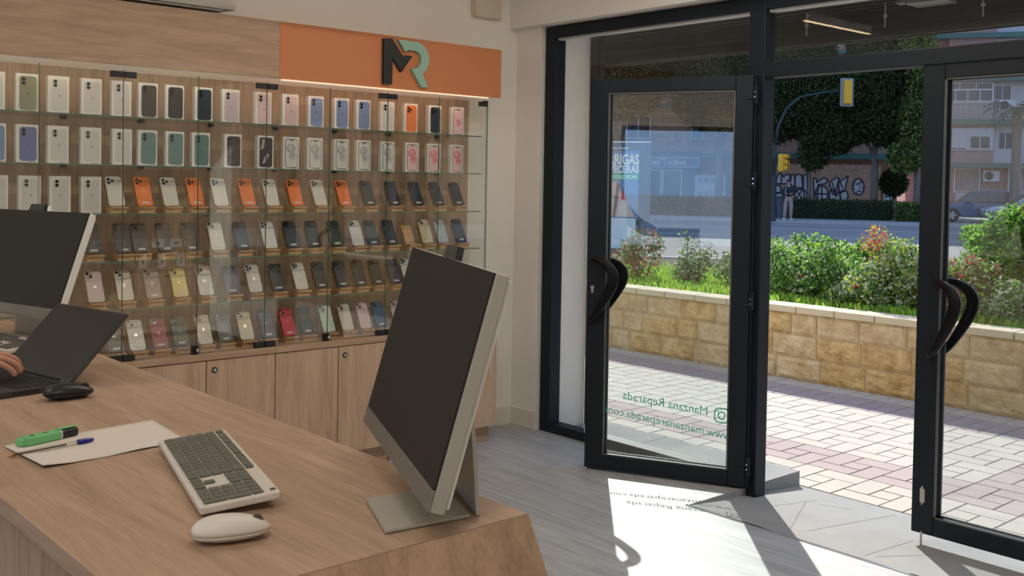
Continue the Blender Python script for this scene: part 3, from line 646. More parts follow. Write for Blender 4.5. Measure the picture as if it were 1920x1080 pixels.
# ------------------------------------------------------------------ keyboards
keym = plain('key_grey',(.115,.115,.10),.5); kbody = plain('keyboard_shell',(.62,.58,.52),.5,var=.02)
def keyboard(x, y, rz_, tilt, label, group=None, km=None, bm=None):
    root = empty('keyboard',(x,y,1.0008),rz_,tilt); tag(root,label,'keyboard',group)
    W, D = .445, .126; b = MB(); b.prism(rrect(W/2,D/2,W,D,.006,3),.0035,.0155); b.build('case', bm or kbody, root, bevel=.0025)
    b = MB(); 
    for fx_ in (.05,.36): b.box(fx_,D-.02,-.0085,fx_+.035,D-.012,.004)
    b.build('foot', bm or kbody, root)
    px_, py_ = .0187, .0187; ox, oy = .010, .0085; cnt = 0
    R_ = [ # (row, [(start, width)...]) in key units
      (0,[(0,1.25),(1.25,1.25),(2.5,1.25),(3.75,6.25),(10,1.25),(11.25,1.25),(12.5,1.25),(13.75,1.25),(15.25,1),(16.25,1),(17.25,1),(18.5,2),(20.5,1)]),
      (1,[(0,2.25)]+[(2.25+i,1) for i in range(10)]+[(12.25,2.75),(16.25,1)]+[(18.5+i,1) for i in range(3)]),
      (2,[(0,1.75)]+[(1.75+i,1) for i in range(11)]+[(12.75,2.25)]+[(18.5+i,1) for i in range(3)]),
      (3,[(0,1.5)]+[(1.5+i,1) for i in range(12)]+[(13.5,1.5)]+[(15.25+i,1) for i in range(3)]+[(18.5+i,1) for i in range(3)]),
      (4,[(i,1) for i in range(13)]+[(13,2)]+[(15.25+i,1) for i in range(3)]+[(18.5+i,1) for i in range(3)]),
      (5,[(0,1)]+[(1.35+i,1) for i in range(4)]+[(5.6+i,1) for i in range(4)]+[(9.9+i,1) for i in range(5)])]
    extra = [(21.5,0,2),(21.5,2,2),(21.5,4,1)]
    S = (W-2*ox)/(22.5*px_)
    keys = []
    for r_, ks in R_:
        for st, wd in ks: keys.append((st,r_,wd,1))
    for st, r_, h_ in extra: keys.append((st,r_,1,h_))
    last = MB()
    for i, (st,r_,wd,h_) in enumerate(keys):
        x0 = ox+st*px_*S+.0011; x1 = ox+(st+wd)*px_*S-.0011; y0 = oy+r_*py_+.0011+(0.002 if r_==5 else 0); y1 = y0+h_*py_-.0022-(.004 if r_==5 else 0)
        k = last if i >= 96 else MB()
        k.prism(rrect((x0+x1)/2,(y0+y1)/2,x1-x0,y1-y0,.002,2),.0150,.0182)
        if i < 96: k.build('key', km or keym, root)
    o = last.build('key', km or keym, root); o['kind'] = 'stuff'
    b = MB(); b.prism(rrect(.425,.117,.012,.009,.002,2),.0155,.0158); b.build('badge', plain('badge_dark',(.08,.08,.07),.3), root)
    return root
kd = Vector((.678-.793,1.468-1.904,0)); ka = math.atan2(kd.y,kd.x)
keyboard(.796,1.908,ka,R(5.2),'white computer keyboard with grey keys on the counter beside the white mouse')
kk = R(-80); keyboard(.79,3.60,R(-80),R(4),'pale keyboard cut by the left edge under the far screen')

# ------------------------------------------------------------------ mice
def mouse(x, y, rz_, L_, W_, H_, top, low, wheel, label):
    root = empty('computer_mouse',(x,y,1.0006),rz_); tag(root,label,'computer mouse')
    def sh(k):
        def f(p):
            z = max(p.z,-.0) if k else p.z
            ex = .82; s = lambda v: math.copysign(abs(v)**ex, v)
            return (s(p.x), s(p.y)*(1-.10*p.x), (abs(p.z)**.8)*math.copysign(1,p.z)*(1-.22*p.x-.25*p.x*p.x))
        return f
    b = MB(); b.ball((0,0,H_*.36),(L_/2,W_/2,H_*.64),32,16,0,None,lambda p: sh(1)(Vector((p.x,p.y,max(p.z,0.0))))); b.build('top_shell', top, root, smooth=True)
    b = MB(); b.ball((0,0,H_*.355),(L_/2*.998,W_/2*.998,H_*.355),32,12,0,None,lambda p: (lambda q:(q[0]*(1-.10*max(0,-p.z)**2),q[1]*(1-.12*max(0,-p.z)**2),max(q[2],-1)))(((math.copysign(abs(p.x)**.82,p.x)),math.copysign(abs(p.y)**.82,p.y)*(1-.1*p.x),min(p.z,0)))); b.build('lower_shell', low, root, smooth=True)
    b = MB(); b.tube([(L_*.33,-.0035,H_*.66),(L_*.33,.0035,H_*.66)],.0085,16); b.build('scroll_wheel', wheel, root, smooth=False)
    return root
whm = plain('mouse_white',(.64,.62,.56),.45,var=.02); whl = plain('mouse_lower_white',(.55,.52,.46),.5,var=.02)
mp_ = at(433,1012,2,1.0)
mo = mouse(mp_.x,mp_.y,R(-18.5),.112,.058,.036,whm,whl,plain('wheel_grey',(.07,.07,.06),.5),'white computer mouse lying in front of the white keyboard')
b = MB(); b.prism(rrect(-.044,.0,.007,.010,.002,3),.0255,.0275); b.build('badge', MATS['badge_dark'], mo)
mouse(.815,2.474,R(-3),.112,.062,.036,plain('mouse_black',(.010,.010,.011),.4),blackp,blackp,'black computer mouse beside the open laptop')

# ------------------------------------------------------------------ paper, pen, marker
P = [at(6,837,2,1.0),at(80,880,2,1.0),at(352,828,2,1.0),at(283,789,2,1.0)]
P[3] = at(286,788,2,1.0)
b = MB(); NU, NV = 24, 12; vs = []; fs = []
for j in range(NV+1):
    for i in range(NU+1):
        u, v = i/NU, j/NV; q = (P[0]*(1-u)+P[3]*u)*(1-v)+(P[1]*(1-u)+P[2]*u)*v
        lift = .004*max(0,v-.7)/.3*math.sin(u*3.1)**2*(.5+.5*math.sin(u*9+1)) + .006*max(0,.2-u)/.2*v
        vs.append((q.x,q.y,1.0009+lift))
n_ = (NU+1)*(NV+1); vs += [(a,b_,c_+.0003) for a,b_,c_ in vs]
for j in range(NV):
    for i in range(NU):
        a = j*(NU+1)+i; fs.append((a,a+NU+1,a+NU+2,a+1)); fs.append((a+n_,a+1+n_,a+NU+2+n_,a+NU+1+n_))
for i in range(NU): fs.append((i,i+1,i+1+n_,i+n_)); a = NV*(NU+1)+i; fs.append((a+1,a,a+n_,a+1+n_))
for j in range(NV): a = j*(NU+1); fs.append((a+NU+1,a,a+n_,a+NU+1+n_)); a += NU; fs.append((a,a+NU+1,a+NU+1+n_,a+n_))
b.add(vs,fs); tag(b.build('paper_sheet', plain('paper',(.66,.61,.55),.8,var=.02), smooth=True),'blank white sheet of paper under the marker and pen','paper')
a_, c_ = at(34,836,2,1.004), at(142,812,2,1.004); dv = c_-a_; ml = dv.length
mk = empty('highlighter_pen',(a_.x,a_.y,1.0014),math.atan2(dv.y,dv.x)); tag(mk,'green highlighter marker with black cap lying on the paper','marker')
gm = plain('marker_green',(.17,.52,.20),.45); MY = Matrix(((0,0,1,0),(1,0,0,0),(0,1,0,0),(0,0,0,1)))
b = MB(); b.prism(rrect(0,.0085,.026,.017,.004,3),.010,ml*.68,0,MY); b.build('barrel', gm, mk, bevel=.001)
b = MB(); b.prism(rrect(0,.0082,.022,.0145,.004,3),0,.0105,0,MY); b.build('end_plug', gm, mk, bevel=.002)
b = MB(); b.prism(rrect(0,.0085,.0255,.0165,.004,3),ml*.68,ml*.70,0,MY); b.build('collar', labelm, mk)
b = MB(); b.prism(rrect(0,.0085,.0248,.0160,.005,3),ml*.70,ml*.985,0,MY); b.build('cap', plain('marker_black',(.012,.012,.013),.4), mk, bevel=.002)
b = MB(); b.box(ml*.66,-.005,.0172,ml*.985,.005,.0195); b.build('clip', gm, mk, bevel=.001)
b = MB(); b.box(ml*.20,-.004,.0170,ml*.26,.004,.0173).box(ml*.42,-.003,.0170,ml*.50,.003,.0173); b.build('printed_mark', printm, mk)
a_, c_ = at(15,857,2,1.004), at(177,825,2,1.004); dv = c_-a_; pl2 = dv.length
pn = empty('ballpoint_pen',(a_.x,a_.y,1.0060),math.atan2(dv.y,dv.x)); tag(pn,'clear ballpoint pen with blue cap on its tail, lying on the paper','pen')
clr = glass('clear_plastic',(.88,.87,.85),.06)
b = MB(); b.tube([(.010,0,0),(pl2*.86,0,0)],.0042,6); b.build('barrel', clr, pn)
b = MB(); b.tube([(.012,0,0),(pl2*.66,0,0)],.0014,6); b.build('ink_tube', plain('ink_dark',(.02,.02,.03),.4), pn)
b = MB(); b.tube([(0,0,-.002),(.004,0,-.001),(.011,0,0)],[.0006,.0018,.0032],8); b.build('tip', plain('brass',(.55,.26,.10),.35,.7), pn, smooth=True)
b = MB(); b.tube([(pl2*.80,0,0),(pl2*.90,0,0),(pl2*.985,0,0)],[.0054,.0052,.0030],10); b.box(pl2*.82,.0045,-.001,pl2,.0062,.0012); b.build('cap', plain('cap_blue',(.012,.014,.22),.4), pn)

# ------------------------------------------------------------------ laptop
yaw = 3.331; nn = Vector((math.cos(yaw),math.sin(yaw),0)); rg = (-nn).cross(Vector((0,0,1)))
lp = empty('laptop',(.821,2.752,1.0006),math.atan2(rg.y,rg.x)); tag(lp,'open dark grey laptop on the counter with a hand on its keys','laptop')
lapm = plain('laptop_grey',(.050,.047,.045),.45,.2); W = .342
b = MB(); b.box(-W/2,-.232,0,W/2,.004,.0145); b.build('base', lapm, lp, bevel=.002)
T = Matrix.Translation((0,.0,.011)) @ Matrix.Rotation(-.777,4,'X')
b = MB(); b.box(-W/2,.0005,0,W/2,.007,.222,0,T); ld = b.build('lid', lapm, lp, bevel=.0015)
b = MB(); b.box(-W/2+.004,-.0006,.016,W/2-.004,.0007,.218,0,T); b.build('screen', plain('laptop_screen',(.020,.018,.018),.5,spec=.35), ld)
b = MB(); b.box(-W/2+.001,-.0012,.001,W/2-.001,.0006,.0155,0,T); b.build('lower_bezel', blackp, ld)
b = MB(); b.box(-W/2+.05,-.004,.004,W/2-.05,.010,.018); b.build('hinge_bar', blackp, lp)
b = MB(); kx = 15
for r_ in range(6):
    for i in range(18): b.box(-W/2+.014+i*.0175,-.125+r_*.0185,.0145,-W/2+.014+i*.0175+.0155,-.125+r_*.0185+.0165,.0158)
b.build('keys', plain('laptop_key',(.012,.012,.013),.5), lp)
b = MB(); b.prism(rrect(-.02,-.18,.11,.07,.003,2),.0145,.0149); b.build('touchpad', plain('touchpad_grey',(.035,.033,.032),.4), lp)
b = MB(); b.box(W/2-.001,-.14,.005,W/2+.0004,-.10,.010).box(W/2-.001,-.09,.006,W/2+.0004,-.075,.010); b.build('port', blackp, lp)

# ------------------------------------------------------------------ people
def skin(name, nodes, edges, mat, parent=None, sub=2, root=0):
    """nodes: [(x,y,z,r)] one continuous skinned surface"""
    me = bpy.data.meshes.new(name); me.from_pydata([n[:3] for n in nodes], edges, []); me.materials.append(mat)
    o = bpy.data.objects.new(name, me); COL.objects.link(o)
    if parent: o.parent = parent
    o.modifiers.new('skin','SKIN')
    if not me.skin_vertices:
        me.attributes  # layer is made by the modifier below
        bpy.context.view_layer.objects.active = o
    if not me.skin_vertices:
        bm = bmesh.new(); bm.from_mesh(me); bm.verts.layers.skin.verify(); bm.to_mesh(me); bm.free()
    for i, n in enumerate(nodes):
        sv = me.skin_vertices[0].data[i]; r = n[3]; sv.radius = (r, r) if not hasattr(r,'__len__') else r; sv.use_root = (i == root)
    s = o.modifiers['skin']; s.use_smooth_shade = True; s.branch_smoothing = .6
    q = o.modifiers.new('sub','SUBSURF'); q.levels = sub; q.render_levels = sub
    return o
skinm = plain('skin',(.50,.25,.17),.55,var=.05,scale=30); skin2 = plain('skin_light',(.48,.30,.22),.6)
def figure(root, J, cols, hand=True):
    """J joints in local coordinates: x right, y facing away from the viewer"""
    nodes = []; edges = []; ix = {}
    def nd(k, r): ix[k] = len(nodes); nodes.append((*J[k], r)); return ix[k]
    for k, r in (('pelvis',.125),('waist',.115),('chest',.14),('neck0',.075),('neck1',.055),('head0',.075),('head1',.098),('head2',.075)): nd(k,r)
    edges += [(i,i+1) for i in range(7)]
    for s in 'LR':
        nd('sh'+s,.062); nd('el'+s,.045); nd('wr'+s,.030); nd('hd'+s,.034); edges.extend([(ix['chest'],ix['sh'+s]),(ix['sh'+s],ix['el'+s]),(ix['el'+s],ix['wr'+s]),(ix['wr'+s],ix['hd'+s])])
        nd('hip'+s,.095); nd('kn'+s,.062); nd('an'+s,.042); nd('toe'+s,.035); edges.extend([(ix['pelvis'],ix['hip'+s]),(ix['hip'+s],ix['kn'+s]),(ix['kn'+s],ix['an'+s]),(ix['an'+s],ix['toe'+s])])
    b = skin('body', nodes, edges, cols['skin'], root)
    def sub_(keys, eds, name, mat, grow):
        ns = [(*J[k], g) for k, g in keys]; d = {k:i for i,(k,g) in enumerate(keys)}
        skin(name, ns, [(d[a],d[c]) for a,c in eds], mat, root)
    sub_([('pelvis',.150),('waist',.150),('chest',.175),('neck0',.09),('shL',.085),('elL',.066),('wrL',.050),('shR',.085),('elR',.066),('wrR',.050)],
         [('pelvis','waist'),('waist','chest'),('chest','neck0'),('chest','shL'),('shL','elL'),('elL','wrL'),('chest','shR'),('shR','elR'),('elR','wrR')],'jacket',cols['top'],1)
    J['pelv2'] = (J['pelvis'][0],J['pelvis'][1],J['pelvis'][2]+.06)
    sub_([('pelvis',.145),('hipL',.115),('knL',.085),('anL',.065),('hipR',.115),('knR',.085),('anR',.065),('pelv2',.14)],
         [('pelvis','hipL'),('hipL','knL'),('knL','anL'),('pelvis','hipR'),('hipR','knR'),('knR','anR'),('pelvis','pelv2')],'trousers',cols['legs'],1)
    for s in 'LR':
        a, t = Vector(J['an'+s]), Vector(J['toe'+s]); h = MB(); h.ball(((a.x+t.x)/2,(a.y+t.y)/2,.045),(.055,.055,.048),12,8); h.ball(tuple((a*.2+t*.8))[:2]+(.038,),(.05,.06,.038),12,8); h.build('shoe', cols['shoe'], root, smooth=True)
    hx, hy, hz = J['head1']; h = MB(); h.ball((hx,hy+.022,hz+.035),(.098,.100,.105),16,10,0,None,lambda p:(p.x,p.y,max(p.z,-.5))); h.build('hair', cols['hair'], root, smooth=True)
    f = MB(); f.ball((hx,hy-.098,hz-.01),(.014,.022,.022),8,6,0); f.ball((hx-.035,hy-.088,hz+.02),(.013,.010,.008),8,6,1); f.ball((hx+.035,hy-.088,hz+.02),(.013,.010,.008),8,6,1); f.ball((hx,hy-.086,hz-.05),(.026,.010,.006),8,6,2)
    f.ball((hx-.098,hy,hz),(.012,.02,.03),8,6,0).ball((hx+.098,hy,hz),(.012,.02,.03),8,6,0); f.build('face', [cols['skin'], printm, plain('lips',(.35,.14,.12),.6)], root, smooth=True)
    return b
FA = R(58.5); FV = Vector((math.sin(FA),math.cos(FA),0)); RV = Vector((math.cos(FA),-math.sin(FA),0))
def st(u, v, z=0): q = RV*u+FV*v; return (q.x,q.y,z)
SR = -FA                                        # street frame: local x along the road, local y away from the shop
J = {'pelvis':(0,0,.95),'waist':(0,0,1.10),'chest':(0,0,1.32),'neck0':(0,-.01,1.46),'neck1':(0,-.02,1.51),'head0':(0,-.03,1.56),'head1':(0,-.05,1.63),'head2':(0,-.05,1.70),
 'shL':(-.19,0,1.40),'elL':(-.27,-.03,1.14),'wrL':(-.10,-.24,1.12),'hdL':(-.03,-.27,1.14),'shR':(.19,0,1.40),'elR':(.27,-.03,1.14),'wrR':(.12,-.25,1.13),'hdR':(.05,-.28,1.16),
 'hipL':(-.10,0,.90),'knL':(-.13,-.02,.50),'anL':(-.16,.0,.09),'toeL':(-.19,-.13,.035),'hipR':(.10,0,.90),'knR':(.12,-.04,.50),'anR':(.10,.02,.09),'toeR':(.18,-.10,.035)}
pr_ = empty('person', st(-1.62,46.5,.12), SR); tag(pr_,'person in dark jacket and beige trousers standing on the far kerb, hands together','person')
figure(pr_, J, {'skin':skin2,'top':plain('jacket_dark',(.015,.022,.03),.8),'legs':plain('trouser_beige',(.36,.27,.22),.8),'shoe':plain('shoe_white',(.7,.7,.7),.6),'hair':plain('hair_dark',(.01,.008,.007),.7)})
b = MB(); b.tube([(-.12,-.17,1.42),(-.13,-.19,1.28),(-.12,-.15,1.15)],.018,6); b.build('bag_strap', plain('strap_grey',(.35,.35,.35),.8), pr_)
# staff member left of the frame: right hand reaches the laptop keys
sp = empty('person',(.05,3.42,0),R(-90)); tag(sp,'person at the left edge, hand resting on the open laptop','person')
# local frame here: +y is world +X (towards the counter), +x is world -Y
def lw(X, Y, Z): return (-(Y-3.42), X-.05, Z)
J2 = {'pelvis':(0,-.06,.95),'waist':(0,-.05,1.10),'chest':(0,-.02,1.32),'neck0':(0,0,1.46),'neck1':(0,.01,1.51),'head0':(0,.03,1.56),'head1':(0,.05,1.63),'head2':(0,.05,1.70),
 'shL':(-.19,0,1.40),'elL':(-.25,.10,1.14),'wrL':(-.10,.40,1.06),'hdL':(-.08,.46,1.055),'shR':(.19,0,1.40),'elR':lw(.36,3.02,1.16),'wrR':lw(.585,2.765,1.066),
 'hipL':(-.10,-.06,.90),'knL':(-.12,-.04,.50),'anL':(-.12,-.08,.09),'toeL':(-.13,.06,.035),'hipR':(.10,-.06,.90),'knR':(.12,-.04,.50),'anR':(.12,-.08,.09),'toeR':(.13,.06,.035)}
nodes = []; ix = {}; edges = []
def nd(k, p, r): ix[k] = len(nodes); nodes.append((*p, r)); return ix[k]
for k, r in (('pelvis',.125),('waist',.115),('chest',.14),('neck0',.075),('neck1',.055),('head0',.075),('head1',.098),('head2',.075)): nd(k,J2[k],r)
edges += [(i,i+1) for i in range(7)]
for s in 'LR':
    nd('sh'+s,J2['sh'+s],.062); nd('el'+s,J2['el'+s],.043); nd('wr'+s,J2['wr'+s],(.027,.021)); edges += [(ix['chest'],ix['sh'+s]),(ix['sh'+s],ix['el'+s]),(ix['el'+s],ix['wr'+s])]
    nd('hip'+s,J2['hip'+s],.095); nd('kn'+s,J2['kn'+s],.062); nd('an'+s,J2['an'+s],.042); nd('toe'+s,J2['toe'+s],.035); edges += [(ix['pelvis'],ix['hip'+s]),(ix['hip'+s],ix['kn'+s]),(ix['kn'+s],ix['an'+s]),(ix['an'+s],ix['toe'+s])]
nd('hdL',J2['hdL'],.03); edges.append((ix['wrL'],ix['hdL']))
palm = nd('palmR', lw(.640,2.722,1.068), (.034,.020)); edges.append((ix['wrR'],palm))
fing = {'little':[(.688,2.688,1.064,.0105),(.722,2.678,1.062,.0088),(.745,2.672,1.046,.0080),(.755,2.670,1.0275,.0072)],
        'ring':[(.694,2.708,1.070,.0112),(.734,2.702,1.071,.0094),(.763,2.698,1.054,.0086),(.775,2.696,1.0275,.0074)],
        'middle':[(.697,2.729,1.073,.0116),(.740,2.728,1.076,.0098),(.772,2.727,1.060,.0090),(.786,2.726,1.0280,.0076)],
        'index':[(.692,2.750,1.070,.0112),(.733,2.755,1.070,.0096),(.763,2.757,1.052,.0088),(.774,2.758,1.0275,.0076)]}
for k, ch in fing.items():
    prev = palm
    for i, (X,Y,Z,r) in enumerate(ch): c_ = nd(k+str(i), lw(X,Y,Z), r); edges.append((prev,c_)); prev = c_
prev = palm
for i, (X,Y,Z,r) in enumerate([(.640,2.762,1.052,.014),(.672,2.788,1.040,.0115),(.702,2.796,1.030,.0095)]): c_ = nd('thumb'+str(i), lw(X,Y,Z), r); edges.append((prev,c_)); prev = c_
skin('body', nodes, edges, skinm, sp, 2, 0)
def cl(keys, eds, name, mat):
    d = {k:i for i,(k,g) in enumerate(keys)}; skin(name,[(*J2[k],g) for k,g in keys],[(d[a],d[c]) for a,c in eds],mat,sp)
J2['cuffR'] = tuple((Vector(J2['elR'])*.45+Vector(J2['wrR'])*.55)); J2['cuffL'] = tuple((Vector(J2['elL'])*.45+Vector(J2['wrL'])*.55)); J2['pelv2'] = (0,-.06,1.01)
cl([('pelvis',.145),('waist',.145),('chest',.172),('neck0',.085),('shL',.085),('elL',.066),('cuffL',.055),('shR',.085),('elR',.066),('cuffR',.055)],[('pelvis','waist'),('waist','chest'),('chest','neck0'),('chest','shL'),('shL','elL'),('elL','cuffL'),('chest','shR'),('shR','elR'),('elR','cuffR')],'shirt',plain('shirt_dark',(.02,.02,.022),.8))
cl([('pelvis',.14),('hipL',.115),('knL',.085),('anL',.06),('hipR',.115),('knR',.085),('anR',.06),('pelv2',.14)],[('pelvis','hipL'),('hipL','knL'),('knL','anL'),('pelvis','hipR'),('hipR','knR'),('knR','anR'),('pelvis','pelv2')],'trousers',plain('trouser_dark',(.03,.03,.04),.8))
h = MB(); h.ball((0,.028,1.665),(.098,.100,.105),16,10,0,None,lambda p:(p.x,p.y,max(p.z,-.5))); h.build('hair', MATS['hair_dark'], sp, smooth=True)
for s_ in (-1,1): h = MB(); h.ball((s_*.125,-.01,.047),(.05,.12,.047),12,8); h.build('shoe', MATS['shirt_dark'], sp, smooth=True)

# ------------------------------------------------------------------ forecourt
ZP = -.08; XW = 7.45
pav_l = plain('paver_sand',(.47,.43,.37),.85,var=.10,scale=3); pav_p = plain('paver_pink',(.38,.30,.285),.85,var=.10,scale=3); pav_j = plain('paver_joint',(.22,.18,.16),.95)
pv = MB(); pv.box(4.82,-5,ZP-.2,XW+.02,14,ZP-.006,0)
motif = [(0,0,.26,.13),(.26,0,.14,.26),(0,.13,.13,.27),(.13,.13,.13,.13),(.13,.26,.27,.14)]
T_ = .40; ng = 0; g = .008
yy = -3.1
while yy < 13.6:
    xx = 4.83
    while xx < XW-.02:
        j = round((xx-4.83)/T_); i = round((yy+3.1)/T_)
        pink = j in (2-1,5-0) and yy < 14 or (i in (13,) and j > 1)
        for a, b_, w_, h_ in motif:
            x0, y0, x1, y1 = xx+a+g/2, yy+b_+g/2, xx+a+w_-g/2, yy+b_+h_-g/2
            x1 = min(x1, XW)
            if x1 <= x0: continue
            zt = ZP+random.uniform(-.0006,.0006)
            pv.add([(x0,y0,ZP-.005),(x1,y0,ZP-.005),(x1,y1,ZP-.005),(x0,y1,ZP-.005),(x0+.001,y0+.001,zt),(x1-.001,y0+.001,zt),(x1-.001,y1-.001,zt),(x0+.001,y1-.001,zt)],
                   [(4,5,6,7),(0,1,5,4),(1,2,6,5),(2,3,7,6),(3,0,4,7)], 2 if pink else 1)
        xx += T_
    yy += T_
struct(pv.build('pavement',[pav_j,pav_l,pav_p]))
stone = mottled('split_stone',(.42,.25,.09),(.70,.50,.24),7); stone2 = mottled('split_stone_pale',(.48,.33,.16),(.68,.53,.32),6); mort = plain('stone_mortar',(.50,.40,.25),.95); cope = plain('coping_stone',(.60,.50,.34),.85,var=.08)
sw_ = MB(); sw_.box(XW+.015,-4,ZP-.1,XW+.20,14,.478,0)
random.seed(3)
for r_ in range(3):
    z0 = ZP+r_*.186; y = -4+(r_%2)*.20
    while y < 13.8:
        L_ = random.choice([.40,.40,.38,.24,.42]); n = 12; m_ = 6; vs = []; fs = []
        for jj in range(m_+1):
            for ii in range(n+1):
                ed = ii in (0,n) or jj in (0,m_)
                vs.append((XW+(.012 if ed else -.008+.016*noise.noise(Vector((y*3+ii*.55,z0*9+jj*.55,r_)))+.006*random.random()), y+.004+(L_-.008)*ii/n, z0+.003+(.186-.006)*jj/m_))
        for jj in range(m_):
            for ii in range(n): a = jj*(n+1)+ii; fs.append((a,a+n+1,a+n+2,a+1))
        sw_.add(vs,fs,1 if random.random() < .6 else 2)
        y += L_
for y in (3.95,4.6,5.0,5.4,5.8): pass
struct(sw_.build('garden_wall',[mort,stone,stone2]),'low wall of split sandstone blocks across the pavement','wall')
cp = MB(); y = -4
while y < 13.9:
    cp.box(XW-.02,y+.003,.478,XW+.24,y+.297+.05,.533); y += .353
struct(cp.build('wall_coping', cope, bevel=.006),'pale stone coping on the garden wall','coping')
# planter soil, kerb, road
soil = plain('soil',(.10,.085,.05),1,var=.3,scale=5)
s_ = MB(); pts = [(XW+.2,-6),(XW+.2,14)]+[tuple(st(u,15.4)[:2]) for u in (-14,12)]
s_.prism([pts[0],tuple(st(12,15.4)[:2]),tuple(st(-14,15.4)[:2]),pts[1]], -.2, .44)
struct(s_.build('planter_soil', soil),'planting bed behind the stone wall','ground')
k = MB(); k.box(-14,15.3,-.2,12,15.5,.46); ko = struct(k.build('planter_edge', plain('concrete',(.42,.40,.37),.9,var=.1)),'concrete edge of the planting bed','kerb'); ko.rotation_euler.z = SR
def asphalt(name, c, var): return plain(name, c, .9, var=var, scale=2)
k = MB(); k.box(-60,15.5,-.3,60,21.9,.02); o = struct(k.build('far_pavement', plain('pale_paving',(.50,.48,.45),.9,var=.12)),'pale pavement between the planting bed and the road','pavement'); o.rotation_euler.z = SR
k = MB(); k.box(-60,21.9,-.3,60,46,0,0)
for u0, v0, u1, v1 in ((-60,33.0,60,33.12),(-60,39.5,60,39.62)): k.box(u0,v0,0,u1,v1,.004,1)
for q in range(6): k.box(-20+q*9,44.2,0,-16+q*9,44.4,.004,1)
o = struct(k.build('road',[asphalt('asphalt',(.225,.205,.19),.1), plain('road_paint',(.6,.6,.6),.8)]),'asphalt road beyond the planting bed','road'); o.rotation_euler.z = SR
k = MB(); k.box(-60,46,-.3,60,80,.12,0).box(-60,45.85,-.3,60,46.0,.13,1); o = struct(k.build('opposite_pavement',[plain('grey_paving',(.30,.29,.27),.9,var=.15),MATS['concrete']]),'pavement on the far side of the road','pavement'); o.rotation_euler.z = SR
k = MB(); k.box(-160,-160,-1.0,160,160,-.31); struct(k.build('ground', plain('ground_grey',(.35,.34,.32),.95)))
k = MB(); k.box(-160,-160,-.31,-2.8,160,-.09); struct(k.build('back_yard', plain('yard_concrete',(.42,.42,.42),.95)),'pale yard behind the shop','ground')

# ------------------------------------------------------------------ plants
def leaves(m, pts, size, nm, flat=.0, up=.3, fold=.25):
    for p in pts:
        s = size*random.uniform(.65,1.25); a = random.uniform(0,6.283); t = random.gauss(0,.7)
        d = Vector((math.cos(a)*math.cos(t), math.sin(a)*math.cos(t), math.sin(t)*(1-flat)+up*random.random())).normalized()
        q = d.cross(Vector((random.uniform(-1,1),random.uniform(-1,1),random.uniform(-1,1)))).normalized(); nn_ = d.cross(q)
        p = Vector(p); w_ = s*.30
        m.add([p, p+d*s*.5+q*w_+nn_*w_*fold, p+d*s, p+d*s*.5-q*w_+nn_*w_*fold], [(0,1,2),(0,2,3)], random.randrange(nm))
def leafmat(name, c, trans=.35, spec=.5):
    if name in MATS: return MATS[name]
    m, nt, b = _base(name); N = nt.nodes.new; L = nt.links.new
    oi = N('ShaderNodeTexNoise'); oi.inputs['Scale'].default_value = 7; tcn = N('ShaderNodeTexCoord'); L(tcn.outputs['Object'], oi.inputs[0])
    mx = N('ShaderNodeMix'); mx.data_type = 'RGBA'; L(oi.outputs['Fac'], mx.inputs['Factor']); mx.inputs['A'].default_value = (*[v*.7 for v in c],1); mx.inputs['B'].default_value = (*[min(1,v*1.3) for v in c],1)
    L(mx.outputs['Result'], b.inputs['Base Color']); b.inputs['Roughness'].default_value = .45; b.inputs['Specular IOR Level'].default_value = spec
    tl = N('ShaderNodeBsdfTranslucent'); L(mx.outputs['Result'], tl.inputs[0]); ms = N('ShaderNodeMixShader'); ms.inputs[0].default_value = trans
    out = nt.nodes['Material Output']; L(b.outputs[0], ms.inputs[1]); L(tl.outputs[0], ms.inputs[2]); L(ms.outputs[0], out.inputs[0]); MATS[name] = m; return m
lf_g = leafmat('leaf_green',(.17,.33,.06),.5); lf_d = leafmat('leaf_dark',(.06,.14,.04)); lf_y = leafmat('leaf_lime',(.50,.62,.08),.5); lf_b = leafmat('leaf_bright',(.34,.60,.08),.5); lf_r = leafmat('leaf_red',(.50,.12,.09),.5); lf_s = leafmat('leaf_shine',(.48,.52,.36),.25)
tr_d = leafmat('tree_dark',(.040,.055,.018),.25,.12); tr_g = leafmat('tree_mid',(.075,.10,.028),.3,.12); tr_l = leafmat('tree_light',(.22,.30,.06),.4)
stemm = plain('rose_stem',(.10,.07,.03),.8); barkm = plain('bark',(.17,.13,.10),.95,var=.25,scale=8); petal = plain('rose_petal',(.60,.02,.03),.5)
def blob_pts(blobs, n):
    out = []; wts = [b[3]*b[4]*b[5] for b in blobs]
    for _ in range(n):
        b = random.choices(blobs, wts)[0]
        while True:
            p = Vector([random.uniform(-1,1) for _ in range(3)])
            if .35 < p.length < 1: break
        out.append((b[0]+p.x*b[3], b[1]+p.y*b[4], b[2]+p.z*b[5]))
    return out
